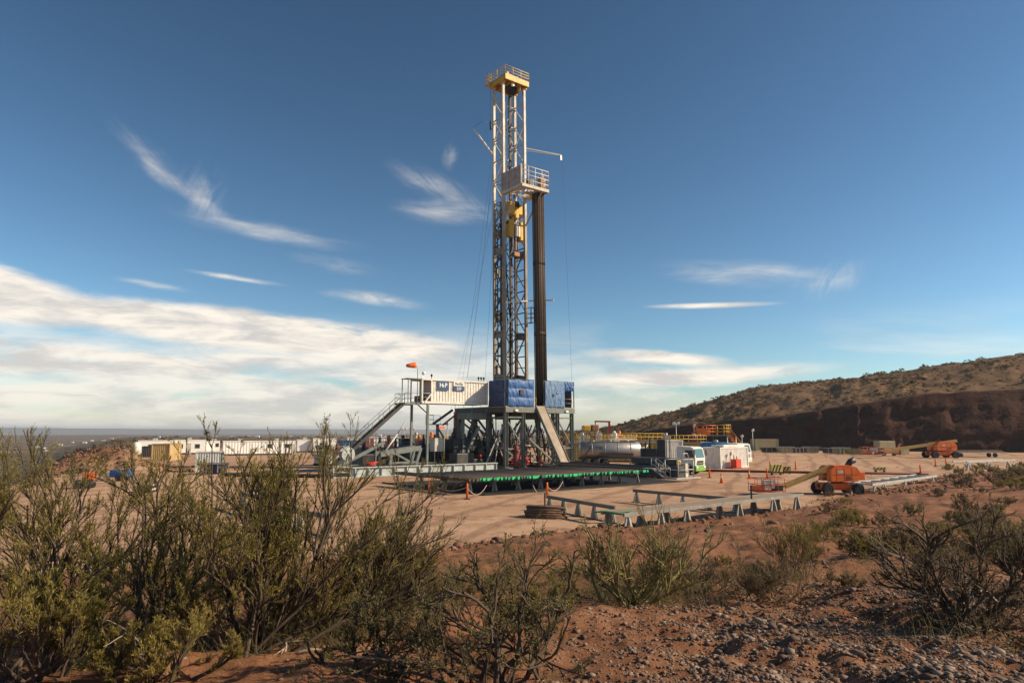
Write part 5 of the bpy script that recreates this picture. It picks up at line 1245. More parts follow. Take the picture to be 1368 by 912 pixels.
for i, (px, py, L_, m, lb) in enumerate(((1030, 604.5, 4.6, dsteel, 'dark low skip nearest the blue tank truck along the cut'), (1049, 605, 3.6, sk_, 'pale skip second from the blue tank truck'), (1066, 605, 3.4, dsteel, 'dark skip in the middle of the first row by the cut'),
     (1084, 605, 3.4, sk_, 'pale skip at the right end of the first row by the cut'), (1110, 605.5, 3.6, dsteel, 'dark skip at the left end of the second row by the cut'), (1124, 606.5, 3.2, sk_, 'pale skip second in the second row by the cut'),
     (1144, 607, 4.2, olive, 'wide olive skip in the second row by the cut'))):
    skip(G(px, py), R(-6 + 5 * (i % 3)), lb, L_, 1.15 + .2 * (i % 2), m)
ct = container(G(1022, 603) + Vector((0, 6, 0)), R(10), 'olive low container on top of the row beyond the first skips', M('skip_cream', (0, 0, 0)), 6, 2.4, 2.9, name='low_container')
mu = empty('machine_unit', G(1176, 609), R(8), 'red and cream machine under the far boom in front of the cut', 'machine')
MB().bbox(0, 3.4, 0, 1.8, 1.5, 2.9, .08).build('cabin_block', M('skip_cream', (0, 0, 0)), mu)
MB().bbox(.6, 3.9, -.2, 2.0, .5, 1.5, .08).build('lower_block', M('pale_red', (.40, .13, .08), .6, dirt=.4), mu)
for x in (.8, 3.0): wheel(mu, x, 0, .45, .3)
MB().bar((3.4, .3, .4), (4.6, .3, 2.4), .25).build('arm', M('pale_red', (0, 0, 0)), mu)
MB().bbox(4.6, 6.4, .2, 1.4, .2, 1.7, .06).build('rear_box', sk_, mu)
fl = empty('flat_trailer', G(1300, 611) + Vector((0, 2, 0)), R(2), 'low flat trailer loaded with pale planks right of the far boom lift', 'trailer')
MB().box(-3, 7, -1.1, 1.1, .8, .95).build('bed', galv, fl); MB().box(-2.5, 6.5, -.9, .9, .952, 1.25).build('plank_load', wood, fl)
for x in (-1.5, 5): 
    for s in (-1, 1): wheel(fl, x, s * .8, .4, .28)
# near pipe racks
RH = .88
pipe_rack('pipe_rack', G(731, 681) , G(822, 699), 5, RH, 'pale wedge legged rack in front beside the pile of rusty pipes')
pipe_rack('pipe_rack', G(846, 671), G(990, 686) , 5, RH, 'pale wedge legged rack crossing behind the long loading deck')
pipe_rack('pipe_rack', G(322, 679), G(352, 688), 2, 1.0, 'pale grey rack half hidden by the big bush, left')
pipe_rack('pipe_rack', G(365, 702), G(440, 718), 3, 1.0, 'pale grey rack half hidden by the big bush, right')
pk = [G(820, 683, RH + .12), G(1057, 657.5, RH + .12)]
d = pk[1] - pk[0]; ang = math.atan2(d.y, d.x); Ld = d.length
ld = empty('loading_deck', Vector((pk[0].x, pk[0].y, 0)), ang, 'long narrow pipe loading deck on wedge legs running towards the boom lift', 'loading deck')
MB().box(0, Ld, -.62, .62, RH, RH + .08).build('deck', M('dusty_deck', (.30, .21, .14), .8, var=.25, scale=3, dirt=.3), ld)
for s in (-.68, .68): MB().box(-.1, Ld + .1, s - .05, s + .05, RH - .06, RH + .11).build('edge_rail', M('worn_rail', (.26, .24, .20), .6, .1, var=.3, dirt=.6), ld)
for k, x in enumerate((.25, 2.6, 4.6, 9.2, 12.6, 15.2)):
    for s in (-.62, .62):
        MB().prism([(x - .38, 0), (x + .38, 0), (x + .10, RH), (x - .10, RH)], 'y', s - .04, s + .04).prism([(s - .28, .0), (s + .28, .0), (s + .07, RH), (s - .07, RH)], 'x', x - .035, x + .035).build('leg', legmat, ld)
for s in (-.3, .5):
    for x in (.3,): pass
cg = empty('stake', G(1005, 690), 0, 'thin dark stake standing at the end of the loading deck', 'stake')
MB().box(-.04, .04, -.04, .04, 0, 1.7).build('stake_rod', dsteel, cg)
cg2 = empty('stake', G(728, 690), 0, 'thin dark stake at the near left rack beside the rusty pipes', 'stake')
MB().box(-.04, .04, -.04, .04, 0, 1.3).build('stake_rod', dsteel, cg2)
gb = tag(MB().tube([(0, 0, 0), (.5, .2, .05), (1.1, .3, .0), (1.6, .7, .05), (1.5, .5, 0)], .04, 6).build('green_rope', green, None, G(793, 684, .95), -.5), 'tangle of bright green straps lying on the near rack end', 'strap')
# ladder frames at the lift
rk3 = empty('ladder_frame', G(1150, 662), R(43), 'white ladder shaped steel frame lying beside the boom lift', 'steel frame')
for s in (-.8, .8): MB().box(0, 15, s - .07, s + .07, .75, .92).build('side_rail', galv, rk3)
for k in range(8): MB().box(.2 + k * 2.05, .34 + k * 2.05, -.74, .74, .78, .88).build('rung', galv, rk3)
for x in (.5, 7, 14): MB().bar((x - .4, -.8, 0), (x, -.8, .76), .1).bar((x + .4, -.8, 0), (x, -.8, .76), .1).bar((x - .4, .8, 0), (x, .8, .76), .1).bar((x + .4, .8, 0), (x, .8, .76), .1).build('leg', galv, rk3)
rk4 = empty('ladder_frame', G(1290, 628) + Vector((0, 1, 0)), R(30), 'pale steel frame beyond the bank at the far right edge', 'steel frame')
for s in (-.8, .8): MB().box(0, 12, s - .07, s + .07, .9, 1.1).build('side_rail', galv, rk4)
for x in (.5, 5, 10): MB().bar((x - .5, -.8, 0), (x, -.8, .9), .14).bar((x + .5, -.8, 0), (x, -.8, .9), .14).build('leg', galv, rk4)
# heap of short rusty pipes
g0 = None
hp = G(708, 692); hd = Vector((1, -.12, 0)).normalized()
rusty = M('rusty_pipe', (.12, .065, .04), .75, var=.35, scale=4, dirt=.4)
cnt = 0
for row, nn in enumerate((11, 10, 9, 8, 5)):
    for k in range(nn):
        y = (k - nn / 2) * .145 + rnd.uniform(-.03, .03) + .8
        if g0 is None:
            g0 = single(MB().tube([(0, 0, 0), (1.75, 0, 0)], .062, 8), 'rusty_pipe', rusty, (0, 0, 0), 0, 'short rusty brown pipe in the heap at the end of the near rack', 'pipe', 'rusty pipes heaped beside the near rack'); o = g0
        else: o = g0.copy(); COL.objects.link(o)
        o.location = hp + Vector((rnd.uniform(-.3, .3), y, .07 + row * .115)); o.rotation_euler = (0, 0, rnd.uniform(-.16, .16) - .12)
# ---------------------------------------------------------------- camp cabins on the left
def cabin(loc, L_, label, rotz=0.0, h=2.75, W_=2.6, wins=(), door=None, ribs=True, m=None):
    e = empty('portable_cabin', loc, rotz, label, 'cabin'); m = m or M('cabin_white', (.86, .84, .78), .5, var=.08, dirt=.08)
    corr(0.05, L_ - .05, .0, .35, h - .1, max(4, int(L_ / .55)), .04).build('front_wall', m, e) if ribs else MB().box(0.05, L_ - .05, 0, .09, .35, h - .1).build('front_wall', m, e)
    MB().box(0, .1, .1, W_, .35, h - .1).box(L_ - .1, L_, .1, W_, .35, h - .1).box(.1, L_ - .1, W_ - .09, W_, .35, h - .1).build('side_wall', m, e)
    MB().box(-.06, L_ + .06, -.08, W_ + .08, h - .1, h + .03).build('roof', m, e)
    MB().box(0, L_, .0, W_, .18, .35).build('floor_frame', dsteel, e)
    for k in range(max(1, int(L_ / 5))):
        x = L_ * (k + .4) / max(1, int(L_ / 5)); MB().bbox(x, x + .9, .6, 1.4, h + .031, h + .5, .03).build('roof_unit', galv, e)
    for k in range(int(L_ / 2.4) + 1): MB().box(.1 + k * 2.4, .4 + k * 2.4, .1, .4, 0, .18).build('block_foot', wood, e)
    for x, w, z0, z1 in wins:
        f = MB().box(x - .05, x + w + .05, -.05, -.012, z0 - .05, z1 + .05).build('window', galv, e)
        MB().box(x, x + w, -.065, -.052, z0, z1).build('pane', glass, f)
    if door is not None:
        MB().box(door - .1, door + .9, -.75, -.06, .0, .18).box(door - .05, door + .85, -.42, -.06, .18, .36).build('step', galv, e)
        d = MB().box(door, door + .8, -.04, -.012, .4, 2.3).build('door', M('dirty_white', (0, 0, 0)), e)
        MB().box(door + .65, door + .7, -.08, -.04, 1.3, 1.4).build('handle', black, d)
    return e
def X(px, Y): return at(px, 600, Y).x
def cabin_px(p0, p1, Y0, deg, label, h, wins=(), door=None, ribs=True):
    """front from pixel column p0 to p1, receding to the right"""
    t = R(deg); k0 = (p0 - 684) / FPX; k1 = (p1 - 684) / FPX; x0 = k0 * Y0
    L_ = (k1 * Y0 - x0) / (math.cos(t) - k1 * math.sin(t))
    return cabin(Vector((x0, Y0, 0)), L_, label, t, h, wins=[(a * L_, w, b, c) for a, w, b, c in wins], door=None if door is None else door * L_, ribs=ribs)
cabin_px(190, 236, 140, 24, 'white cabin at the left end of the camp row behind the tan container', 2.9, ((.3, .9, 1.3, 2.1), (.55, .9, 1.3, 2.1)), .8, False)
cabin_px(237, 279, 143, 24, 'white cabin with two dark windows second in the camp row', 3.0, ((.15, .85, 1.3, 2.1), (.68, .85, 1.3, 2.1)), .42, False)
cabin_px(280, 298, 148, 24, 'small white cabin in the gap left of the long ribbed cabin', 2.7, ((.7, .6, 1.5, 2.2),), None, False)
cabin_px(302, 398, 136, 24, 'long ribbed cream white cabin in the middle of the camp row', 2.85, ((.61, .8, 1.5, 2.2), (.85, .9, 1.5, 2.2)), .95)
cabin_px(400, 419, 156, 20, 'white cabin just right of the long ribbed cabin', 2.9, (), None, False)
cabin_px(421, 452, 156, 20, 'white cabin at the right end of the camp row near the stair', 3.2, ((.3, .6, 1.5, 2.2),), None, False)
cabin_px(466, 536, 165, 10, 'low white cabin far behind the long stair', 3.4, ((.3, .8, 1.5, 2.2), (.7, .8, 1.5, 2.2)))
container(Vector((X(203, 112), 112, 0)), R(8), 'tan ribbed container standing before the white camp cabins', tan, 2.7, 5.5, 2.75, name='tan_container')
container(Vector((X(190, 128), 128, 0)), R(20), 'dark grey low container left of the tan container', dsteel, 3, 2.4, 2.0, name='low_container')
wt = empty('water_tank', Vector((X(182, 135), 135, 0)), 0, 'small white upright water tank on the spoil edge left of the cabins', 'water tank')
MB().lathe((0, 0, .3), (0, 0, 1), [(0, .8), (2.0, .8), (2.4, .3)], 14).build('tank_body', white, wt); MB().box(-1, 1, -1, 1, 0, .3).build('stand', dsteel, wt)
# grey cabin with blue skip in front
container(Vector((X(260, 80), 80.5, 0)), R(22), 'small grey and white equipment cabin behind the navy skip', M('grey_white', (.50, .50, .48), .5), 2.9, 2.0, 2.35, name='equipment_cabin')
sk3 = skip(G(284, 633) + Vector((0, .5, 0)), R(4), 'navy blue skip in front of the small grey cabin', 2.5, 1.1, navy)
bt = empty('utility_trailer', G(160, 642), R(-4), 'bright blue box trailer at the left edge of the pad', 'trailer')
MB().bbox(-.75, 1.0, -.5, .7, .35, 1.05, .05).build('box_body', bluep, bt); MB().box(-1.6, -.7, -.1, .1, .35, .45).build('drawbar', galv, bt); MB().bbox(-1.5, -.8, -.4, .4, .45, .75, .05).build('front_box', white, bt)
for s in (-.55, .75): wheel(bt, .2, s, .3, .18)
pl = empty('pallet_stack', G(195, 657), R(8), 'stack of black and white pallets left of the big bush', 'pallet stack')
for k in range(4):
    b = MB()
    for i in range(5): b.box(-.65, .65, -.5 + i * .23, -.36 + i * .23, .12 + k * .17, .145 + k * .17)
    for x in (-.6, 0, .55): b.box(x - .05, x + .05, -.5, .56, .0 + k * .17 + (.002 if k else 0), .118 + k * .17)
    b.build('pallet', M('dirty_white', (0, 0, 0)) if k % 2 else dsteel, pl)
sm = empty('survey_machine', G(112, 652), R(15), 'small dark and orange machine at the red edge of the valley', 'machine')
MB().bbox(-.7, .6, -.4, .4, .3, .7, .06).build('engine', dsteel, sm); MB().bbox(.0, .8, -.35, .35, .7, 1.3, .06).build('hood', orange, sm)
for x in (-.4, .5):
    for s in (-.45, .45): wheel(sm, x, s, .25, .18)
# dark hose across the pad
h0 = G(296, 636)
single(MB().tube([(G(296, 636) - h0) + Vector((0, 0, .18)), (G(350, 637) - h0) + Vector((0, 0, .18)), (G(420, 638) - h0) + Vector((0, 0, .18)), (G(468, 637) - h0) + Vector((0, 0, .18))], .2, 8), 'black_pipe', black, h0, 0, 'thick black pipe lying across the pad behind the big bush', 'pipe')
# cluster left of the stair
sk4 = skip(G(432, 611), R(0), 'dark green skip in front of the right end camp cabin', 2.6, 2.2, M('dark_green', (.015, .09, .06), .5))
container(G(439, 610) + Vector((0, 6, 0)), R(10), 'sky blue container seen left of the long stair', bluep, 4.2, 2.4, 3.0, name='blue_container')
container(G(451, 609) + Vector((0, 3, 0)), R(10), 'rusty brown container beside the sky blue one', M('brown_paint', (.11, .045, .025), .6), 4.0, 2.4, 3.0, name='brown_container')
mud_tank(G(430, 622), R(40), 9, 'low grey mud tank at the foot of the long stair', galv, 1.4, galv, 1, 8)
vg = empty('valve_group', G(447, 616), R(20), 'yellow pipe valve group on the low tank left of the stair', 'valve')
MB().tube([(0, 0, 0), (0, 0, 2.4)], .1, 8).tube([(-.8, 0, 1.8), (1.6, 0, 1.8)], .1, 8).tube([(1.2, 0, .0), (1.2, 0, 2.2)], .08, 8).build('pipework', yellow, vg)
MB().lathe((0, -.3, 1.8), (0, 1, 0), [(0, .3), (.05, .3)], 12).build('hand_wheel', red, vg)

# ---------------------------------------------------------------- machinery behind the skid and under the doghouse
def mud_pump(loc, rotz, label, m=dsteel):
    e = empty('mud_pump', loc, rotz, label, 'mud pump')
    MB().box(0, 6, 0, 2.2, 0, .35).build('skid', dsteel, e)
    MB().bbox(.3, 2.8, .2, 2.0, .35, 2.1, .12).build('power_end', m, e)
    MB().bbox(3.0, 4.6, .5, 1.7, .35, 1.4, .08).build('fluid_end', m, e)
    for k in range(3): MB().lathe((4.0, .6 + k * .4, 1.4), (0, 0, 1), [(0, .16), (.4, .16), (.5, .08)], 8).build('valve_cover', red, e)
    MB().lathe((4.4, 1.1, 1.5), (0, 0, 1), [(0, .2), (.3, .45), (.8, .5), (1.2, .35), (1.35, .1)], 12).build('pulsation_dampener', m, e)
    MB().tube([(4.6, 1.1, .9), (5.5, 1.1, .9), (5.5, 1.1, 2.2)], .12, 8).build('discharge_pipe', pipem, e)
    return e
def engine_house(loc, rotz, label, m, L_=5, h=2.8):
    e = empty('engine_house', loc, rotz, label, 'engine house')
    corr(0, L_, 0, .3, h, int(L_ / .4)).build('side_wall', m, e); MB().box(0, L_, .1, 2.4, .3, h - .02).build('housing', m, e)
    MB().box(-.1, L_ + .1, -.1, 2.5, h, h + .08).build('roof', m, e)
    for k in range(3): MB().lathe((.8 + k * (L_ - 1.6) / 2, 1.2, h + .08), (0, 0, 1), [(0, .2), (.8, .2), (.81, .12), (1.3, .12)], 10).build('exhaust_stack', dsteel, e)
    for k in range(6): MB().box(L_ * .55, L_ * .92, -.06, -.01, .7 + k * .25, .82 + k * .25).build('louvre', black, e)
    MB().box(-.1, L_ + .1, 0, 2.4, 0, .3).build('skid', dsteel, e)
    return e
mud_pump(Rw(-9.6, 7.5), TH, 'dark mud pump behind the raising arm', dsteel)
mud_pump(Rw(-15.6, 7.0), TH, 'dark mud pump behind the long stair', black)
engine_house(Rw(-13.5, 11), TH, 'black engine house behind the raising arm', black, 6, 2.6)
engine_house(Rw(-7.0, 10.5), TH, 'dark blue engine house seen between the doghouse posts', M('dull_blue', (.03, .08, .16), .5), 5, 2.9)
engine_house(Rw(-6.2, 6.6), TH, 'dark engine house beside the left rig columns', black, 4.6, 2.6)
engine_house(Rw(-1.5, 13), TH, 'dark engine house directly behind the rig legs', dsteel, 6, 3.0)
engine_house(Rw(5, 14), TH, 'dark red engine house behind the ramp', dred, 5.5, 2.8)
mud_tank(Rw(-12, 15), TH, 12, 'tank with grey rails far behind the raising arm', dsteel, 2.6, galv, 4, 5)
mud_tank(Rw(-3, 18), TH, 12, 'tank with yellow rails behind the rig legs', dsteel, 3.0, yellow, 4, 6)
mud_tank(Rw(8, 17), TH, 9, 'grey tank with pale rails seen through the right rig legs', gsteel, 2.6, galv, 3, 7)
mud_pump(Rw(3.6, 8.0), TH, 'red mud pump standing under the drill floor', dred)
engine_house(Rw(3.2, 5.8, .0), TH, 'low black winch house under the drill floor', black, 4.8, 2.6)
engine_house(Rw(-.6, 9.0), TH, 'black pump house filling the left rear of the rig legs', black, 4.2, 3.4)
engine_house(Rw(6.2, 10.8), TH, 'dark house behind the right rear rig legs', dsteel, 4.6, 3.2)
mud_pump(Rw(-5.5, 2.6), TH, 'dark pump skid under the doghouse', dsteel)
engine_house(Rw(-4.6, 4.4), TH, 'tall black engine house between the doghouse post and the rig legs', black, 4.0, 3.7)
hs_ = empty('hose_bundle', Rw(-16.9, 1.5, 0), TH, 'heap of bright red hose on the skid by the stair', 'hose')
MB().tube([(math.cos(t * .7) * (.25 + .02 * t), math.sin(t * .7) * .25, 1.05 + .014 * t) for t in range(30)], .05, 6).build('hose_coil', M('bright_red', (0, 0, 0)), hs_)
dv = empty('dog_box', Rw(-5.6, 5.2, 0), TH, 'white tool cabinet on legs behind the front doghouse post', 'cabinet')
pz = RP(567, 585, 5.2).z
MB().bbox(-1.2, .1, 0, 1.2, pz - 1.6, pz, .04).build('cabinet', M('dirty_white', (0, 0, 0)), dv)
for x in (-1.1, 0): MB().box(x - .05, x + .05, .1, .2, 0, pz - 1.6).box(x - .05, x + .05, 1.0, 1.1, 0, pz - 1.6).build('leg', dsteel, dv)
og = empty('orange_flag', Rw(-6.2, 4.0, 0), TH, 'small orange flag on a pole beside the front doghouse post', 'flag')
pz = RP(566, 569, 4.0); MB().tube([(0, 0, 0), (0, 0, pz.z)], .035, 6).build('pole', galv, og)
MB().box(-.75, -.03, -.012, .012, pz.z - .3, pz.z).build('flag_cloth', M('orange_cloth', (0, 0, 0)), og)
cran = empty('hydraulic_jack', Rw(-1.0, 9.5, 0), TH, 'pink red jack tower seen through the left rig columns', 'jack')
MB().box(-.2, .2, -.2, .2, 0, 7.2).build('jack_column', M('faded_red', (.45, .13, .10), .6), cran); MB().bar((-2, 0, 5.5), (.2, 0, 7.0), .18).build('jack_arm', M('faded_red', (0, 0, 0)), cran)
# far farm buildings in the plain and valley
fb = None; rs = np.random.RandomState(3)
for i in range(44):
    if i < 14: px = rs.uniform(40, 190); Y = rs.uniform(700, 1900)
    else: px = rs.uniform(190, 640); Y = rs.uniform(900, 2600)
    x = X(px, Y); z = H(x, Y); w, d_, h = rs.uniform(2, 5), rs.uniform(2, 4), rs.uniform(1.2, 2.0)
    if fb is None:
        b0 = MB().box(-.5, .5, -.5, .5, 0, .7); b0.prism([(-.55, .7), (.55, .7), (0, 1.0)], 'x', -.55, .55)
        fb = single(b0, 'farm_building', M('far_white', (.78, .76, .72), .6, dirt=0), (0, 0, 0), 0, 'tiny pale building far out on the plain near the horizon', 'building', 'far buildings on the plain'); o = fb
    else: o = fb.copy(); COL.objects.link(o)
    o.location = (x, Y, z - .2); o.scale = (w * (1 + Y / 3000), d_, h * (1 + Y / 2500)); o.rotation_euler = (0, 0, rs.uniform(-.3, .3))
# ---------------------------------------------------------------- plants, stones and clods
def Gh(px, py):
    d = ray(px, py); t = np.geomspace(2.5, 400, 1600); x = d.x * t; y = d.y * t; z = CAM_Z + d.z * t
    k = int(np.argmax(z < height(x, y))); return Vector((x[k], y[k], H(x[k], y[k])))
def unit(v): return v / (np.linalg.norm(v, axis=-1, keepdims=True) + 1e-9)
def grow(rs, P, D, L_, k, up, wob):
    """N wandering stems of k points"""
    n = len(P); pts = np.zeros((n, k, 3)); pts[:, 0] = P; d = unit(D)
    drift = rs.normal(size=(n, 3)) * wob
    for i in range(1, k):
        drift = .6 * drift + rs.normal(size=(n, 3)) * wob
        d = unit(d + np.array([0, 0, up]) + drift); pts[:, i] = pts[:, i - 1] + d * (L_ / (k - 1))[:, None]
    return pts
def branch(rs, pts, per, lo, hi, spread, up, lf, plen, lj=.3):
    """children along every parent"""
    n, k, _ = pts.shape; idx = np.repeat(np.arange(n), per); t = rs.uniform(lo, hi, len(idx)) * (k - 1)
    i = np.minimum(t.astype(int), k - 2); f = (t - i)[:, None]
    P = pts[idx, i] * (1 - f) + pts[idx, i + 1] * f; T = unit(pts[idx, i + 1] - pts[idx, i])
    r = rs.normal(size=T.shape); r = unit(r - (r * T).sum(1, keepdims=True) * T)
    D = unit(T + r * spread * rs.uniform(.6, 1.4, (len(T), 1)) + np.array([0, 0, up]))
    L_ = plen[idx] * lf * rs.uniform(1 - lj, 1 + lj, len(idx)) * (1.15 - .45 * t / (k - 1))
    return P, D, L_, idx
def tubes(pts, r0, r1, n):
    N, k, _ = pts.shape
    T = np.zeros_like(pts); T[:, 1:-1] = pts[:, 2:] - pts[:, :-2]; T[:, 0] = pts[:, 1] - pts[:, 0]; T[:, -1] = pts[:, -1] - pts[:, -2]; T = unit(T)
    ref = np.where(np.abs(T[..., 2:3]) < .9, np.array([0, 0, 1.0]), np.array([1.0, 0, 0])); X_ = unit(np.cross(T, ref)); Y_ = np.cross(T, X_)
    rr = (r0[:, None] + (r1 - r0)[:, None] * np.linspace(0, 1, k)[None])[..., None]
    rings = np.stack([pts + rr * (math.cos(a) * X_ + math.sin(a) * Y_) for a in np.arange(n) * 2 * math.pi / n], 2)
    b = (np.arange(N) * k * n)[:, None, None]; i = np.arange(k - 1)[None, :, None] * n; j = np.arange(n)[None, None]; j2 = (j + 1) % n
    f = np.stack([b + i + j, b + i + j2, b + i + n + j2, b + i + n + j], -1).reshape(-1, 4)
    return rings.reshape(-1, 3), f
def leaves(rs, pts, per, ln, wd, open_, lo=.15):
    n, k, _ = pts.shape; idx = np.repeat(np.arange(n), per); t = rs.uniform(lo, 1, len(idx)) * (k - 1)
    i = np.minimum(t.astype(int), k - 2); f = (t - i)[:, None]
    P = pts[idx, i] * (1 - f) + pts[idx, i + 1] * f; T = unit(pts[idx, i + 1] - pts[idx, i])
    r = rs.normal(size=T.shape); r = unit(r - (r * T).sum(1, keepdims=True) * T)
    D = unit(T + r * open_ * rs.uniform(.4, 1.5, (len(T), 1))); S = unit(np.cross(D, rs.normal(size=T.shape)))
    l = (ln * rs.uniform(.6, 1.35, len(idx)))[:, None]; w = (wd * rs.uniform(.7, 1.3, len(idx)))[:, None]
    v = np.stack([P, P + D * l * .5 + S * w, P + D * l, P + D * l * .5 - S * w], 1).reshape(-1, 3)
    return v, np.arange(len(v)).reshape(-1, 4)
def cat_mesh(parts):
    vs, fs, o = [], [], 0
    for v, f in parts: vs.append(v); fs.append(f + o); o += len(v)
    return np.concatenate(vs), np.concatenate(fs)
bark_dark = M('dark_bark', (.085, .058, .04), .85, var=.35, scale=14, dirt=.4, dirtcol=(.12, .09, .065))
bark_mid = M('brown_bark', (.17, .12, .075), .85, var=.35, scale=14, dirt=.4, dirtcol=(.2, .16, .11))
bark_green = M('green_bark', (.24, .205, .07), .75, var=.3, scale=14, dirt=.4, dirtcol=(.12, .09, .045))
dead_wood = M('dead_wood', (.36, .29, .22), .85, var=.3, scale=14, dirt=.3)
leaf_yg = foliage_mat('yellow_green_leaves', (.26, .21, .05), (.44, .34, .105), (.12, .10, .03), 1.3, .38)
leaf_ol = foliage_mat('olive_leaves', (.19, .16, .06), (.32, .26, .115), (.095, .082, .034), 1.3, .38)
leaf_br = foliage_mat('brown_leaves', (.22, .155, .08), (.32, .24, .13), (.11, .08, .042), 1.3, .35)
def shrub(name, base, label, seed, h, n=20, el=(35, 85), az=(0, 360), lens=(.75, 1.15), bark=bark_dark, leafm=leaf_yg, cat='shrub', per=(8, 7, 6), leafn=11, ln=.028, wd=.0022, r=.014, up=(.10, .10, .10), wob=.10, spread=(.55, .55, .45), lf=(.5, .45, .45), foot=.12, group=None, open_=.45, lo=(.25, .2, .15), sides=5):
    rs = np.random.RandomState(seed)
    e = np.radians(rs.uniform(*el, n)); a = np.radians(rs.uniform(*az, n))
    D = np.stack([np.cos(e) * np.cos(a), np.cos(e) * np.sin(a), np.sin(e)], 1)
    P = np.concatenate([rs.normal(size=(n, 2)) * foot, np.full((n, 1), -.05)], 1); L0 = h * rs.uniform(*lens, n)
    s0 = grow(rs, P, D, L0, 8, up[0], wob)
    p1, d1, l1, i1 = branch(rs, s0, per[0], lo[0], 1, spread[0], .15, lf[0], L0); s1 = grow(rs, p1, d1, l1, 6, up[1], wob)
    p2, d2, l2, i2 = branch(rs, s1, per[1], lo[1], 1, spread[1], .2, lf[1], l1); s2 = grow(rs, p2, d2, l2, 4, up[2], wob)
    q = r * rs.uniform(.6, 1.3, n); q1 = q[i1] * .5; q2 = np.maximum(q1[i2] * .5, .0016)
    stems = cat_mesh([tubes(s0, q, q * .45, sides), tubes(s1, q1, q1 * .5, 4), tubes(s2, q2, q2 * .6, 3)])
    o = np_mesh(name, np.zeros((3, 3)), np.array([[0, 1, 2]]), bark) if False else None
    root = empty(name, base, 0, label, cat, group)
    np_mesh('branches', *stems, bark, True, root)
    if per[2]:
        p3, d3, l3, i3 = branch(rs, s2, per[2], lo[2], 1, spread[2], .25, lf[2], l2); s3 = grow(rs, p3, d3, np.maximum(l3, .03), 3, .12, wob)
        tw = tubes(s3, np.full(len(s3), .0017), np.full(len(s3), .0009), 3)
        if leafn: np_mesh('foliage', *cat_mesh([tw, leaves(rs, s3, leafn, ln, wd, open_), leaves(rs, s2, max(leafn // 2, 1), ln, wd, open_)]), leafm, False, root)
        else: np_mesh('twigs', *tw, bark, False, root)
    return root
def dead_branch(base, D, L_, label, seed):
    rs = np.random.RandomState(seed); root = empty('dead_branch', base, 0, label, 'branch')
    s0 = grow(rs, np.zeros((1, 3)), np.array([D], float), np.array([L_]), 12, .0, .16)
    p1, d1, l1, i1 = branch(rs, s0, 6, .25, 1, .7, .1, .45, np.array([L_])); s1 = grow(rs, p1, d1, l1, 6, .03, .16)
    np_mesh('bare_wood', *cat_mesh([tubes(s0, np.array([.014]), np.array([.005]), 6), tubes(s1, np.full(6, .006), np.full(6, .002), 4)]), dead_wood, True, root)
# the big bush on the left is several shrubs grown together
shrub('creosote_bush', Gh(335, 872), 'big dense green bush in the left foreground with its foot near the dead twigs', 1, 1.12, 26, (24, 88), lens=(.6, 1.25), per=(7, 6, 5), leafn=8, r=.015)
shrub('creosote_bush', Gh(70, 862), 'tall yellow green bush at the left edge of the photo', 2, 1.2, 20, (45, 90), lens=(.45, 1.4), per=(6, 6, 6), leafn=9, r=.014)
shrub('creosote_bush', Gh(440, 835), 'dark twiggy bush leaning right towards the pad', 3, 1.25, 15, (16, 50), (-50, 40), lens=(.6, 1.12), per=(8, 7, 5), leafn=5, leafm=leaf_ol, r=.016, up=(.05, .07, .08))
shrub('creosote_bush', Gh(205, 842), 'green bush filling the gap between the two big left bushes', 4, 1.0, 16, (30, 88), lens=(.5, 1.35), per=(6, 6, 5), leafn=8, leafm=leaf_yg)
shrub('creosote_bush', Gh(40, 905), 'low dark green bush in the bottom left corner', 5, .6, 18, (25, 85), lens=(.6, 1.2), per=(7, 6, 5), leafn=8, leafm=leaf_yg)
shrub('creosote_bush', Gh(200, 910), 'low bush at the bottom edge in front of the big bush', 6, .36, 12, (20, 75), lens=(.6, 1.1), per=(6, 5, 5), leafn=7, leafm=leaf_yg)
# near shrub at the bottom centre
b = Vector((-.05, 4.35, 0)); b.z = H(b.x, b.y)
shrub('olive_shrub', b, 'near olive shrub with crooked dark stems at the bottom centre', 7, .74, 18, (18, 82), lens=(.6, 1.2), bark=bark_dark, leafm=leaf_ol, per=(6, 5, 4), leafn=5, ln=.017, wd=.0034, wob=.2, open_=.8)
b = Vector((-.95, 4.6, 0)); b.z = H(b.x, b.y)
shrub('olive_shrub', b, 'olive shrub between the big bush and the near bottom shrub', 8, .46, 11, (18, 75), lens=(.6, 1.1), bark=bark_dark, leafm=leaf_ol, per=(6, 5, 4), leafn=5, ln=.017, wd=.0034, wob=.2, open_=.8)
# yellow stemmed shrub
shrub('brea_shrub', Gh(850, 806), 'spreading bare yellow green stemmed shrub in the middle of the foreground', 9, .86, 15, (20, 66), lens=(.75, 1.15), bark=bark_green, leafm=leaf_br, per=(7, 6, 4), leafn=1, ln=.02, wd=.002, r=.017, spread=(.6, .6, .5), wob=.13)
shrub('brea_shrub', Gh(940, 790), 'thin pale brown shrub right of the yellow stemmed one', 10, .52, 10, (25, 70), lens=(.6, 1.1), bark=bark_mid, leafm=leaf_br, per=(7, 6, 4), leafn=1, ln=.018, wd=.002, r=.008, wob=.13)
shrub('twiggy_shrub', Gh(1020, 802), 'low brown twiggy shrub on the stones', 11, .36, 22, (12, 65), lens=(.6, 1.15), bark=bark_mid, leafm=leaf_br, per=(7, 6, 4), leafn=1, ln=.015, wd=.0018, r=.006)
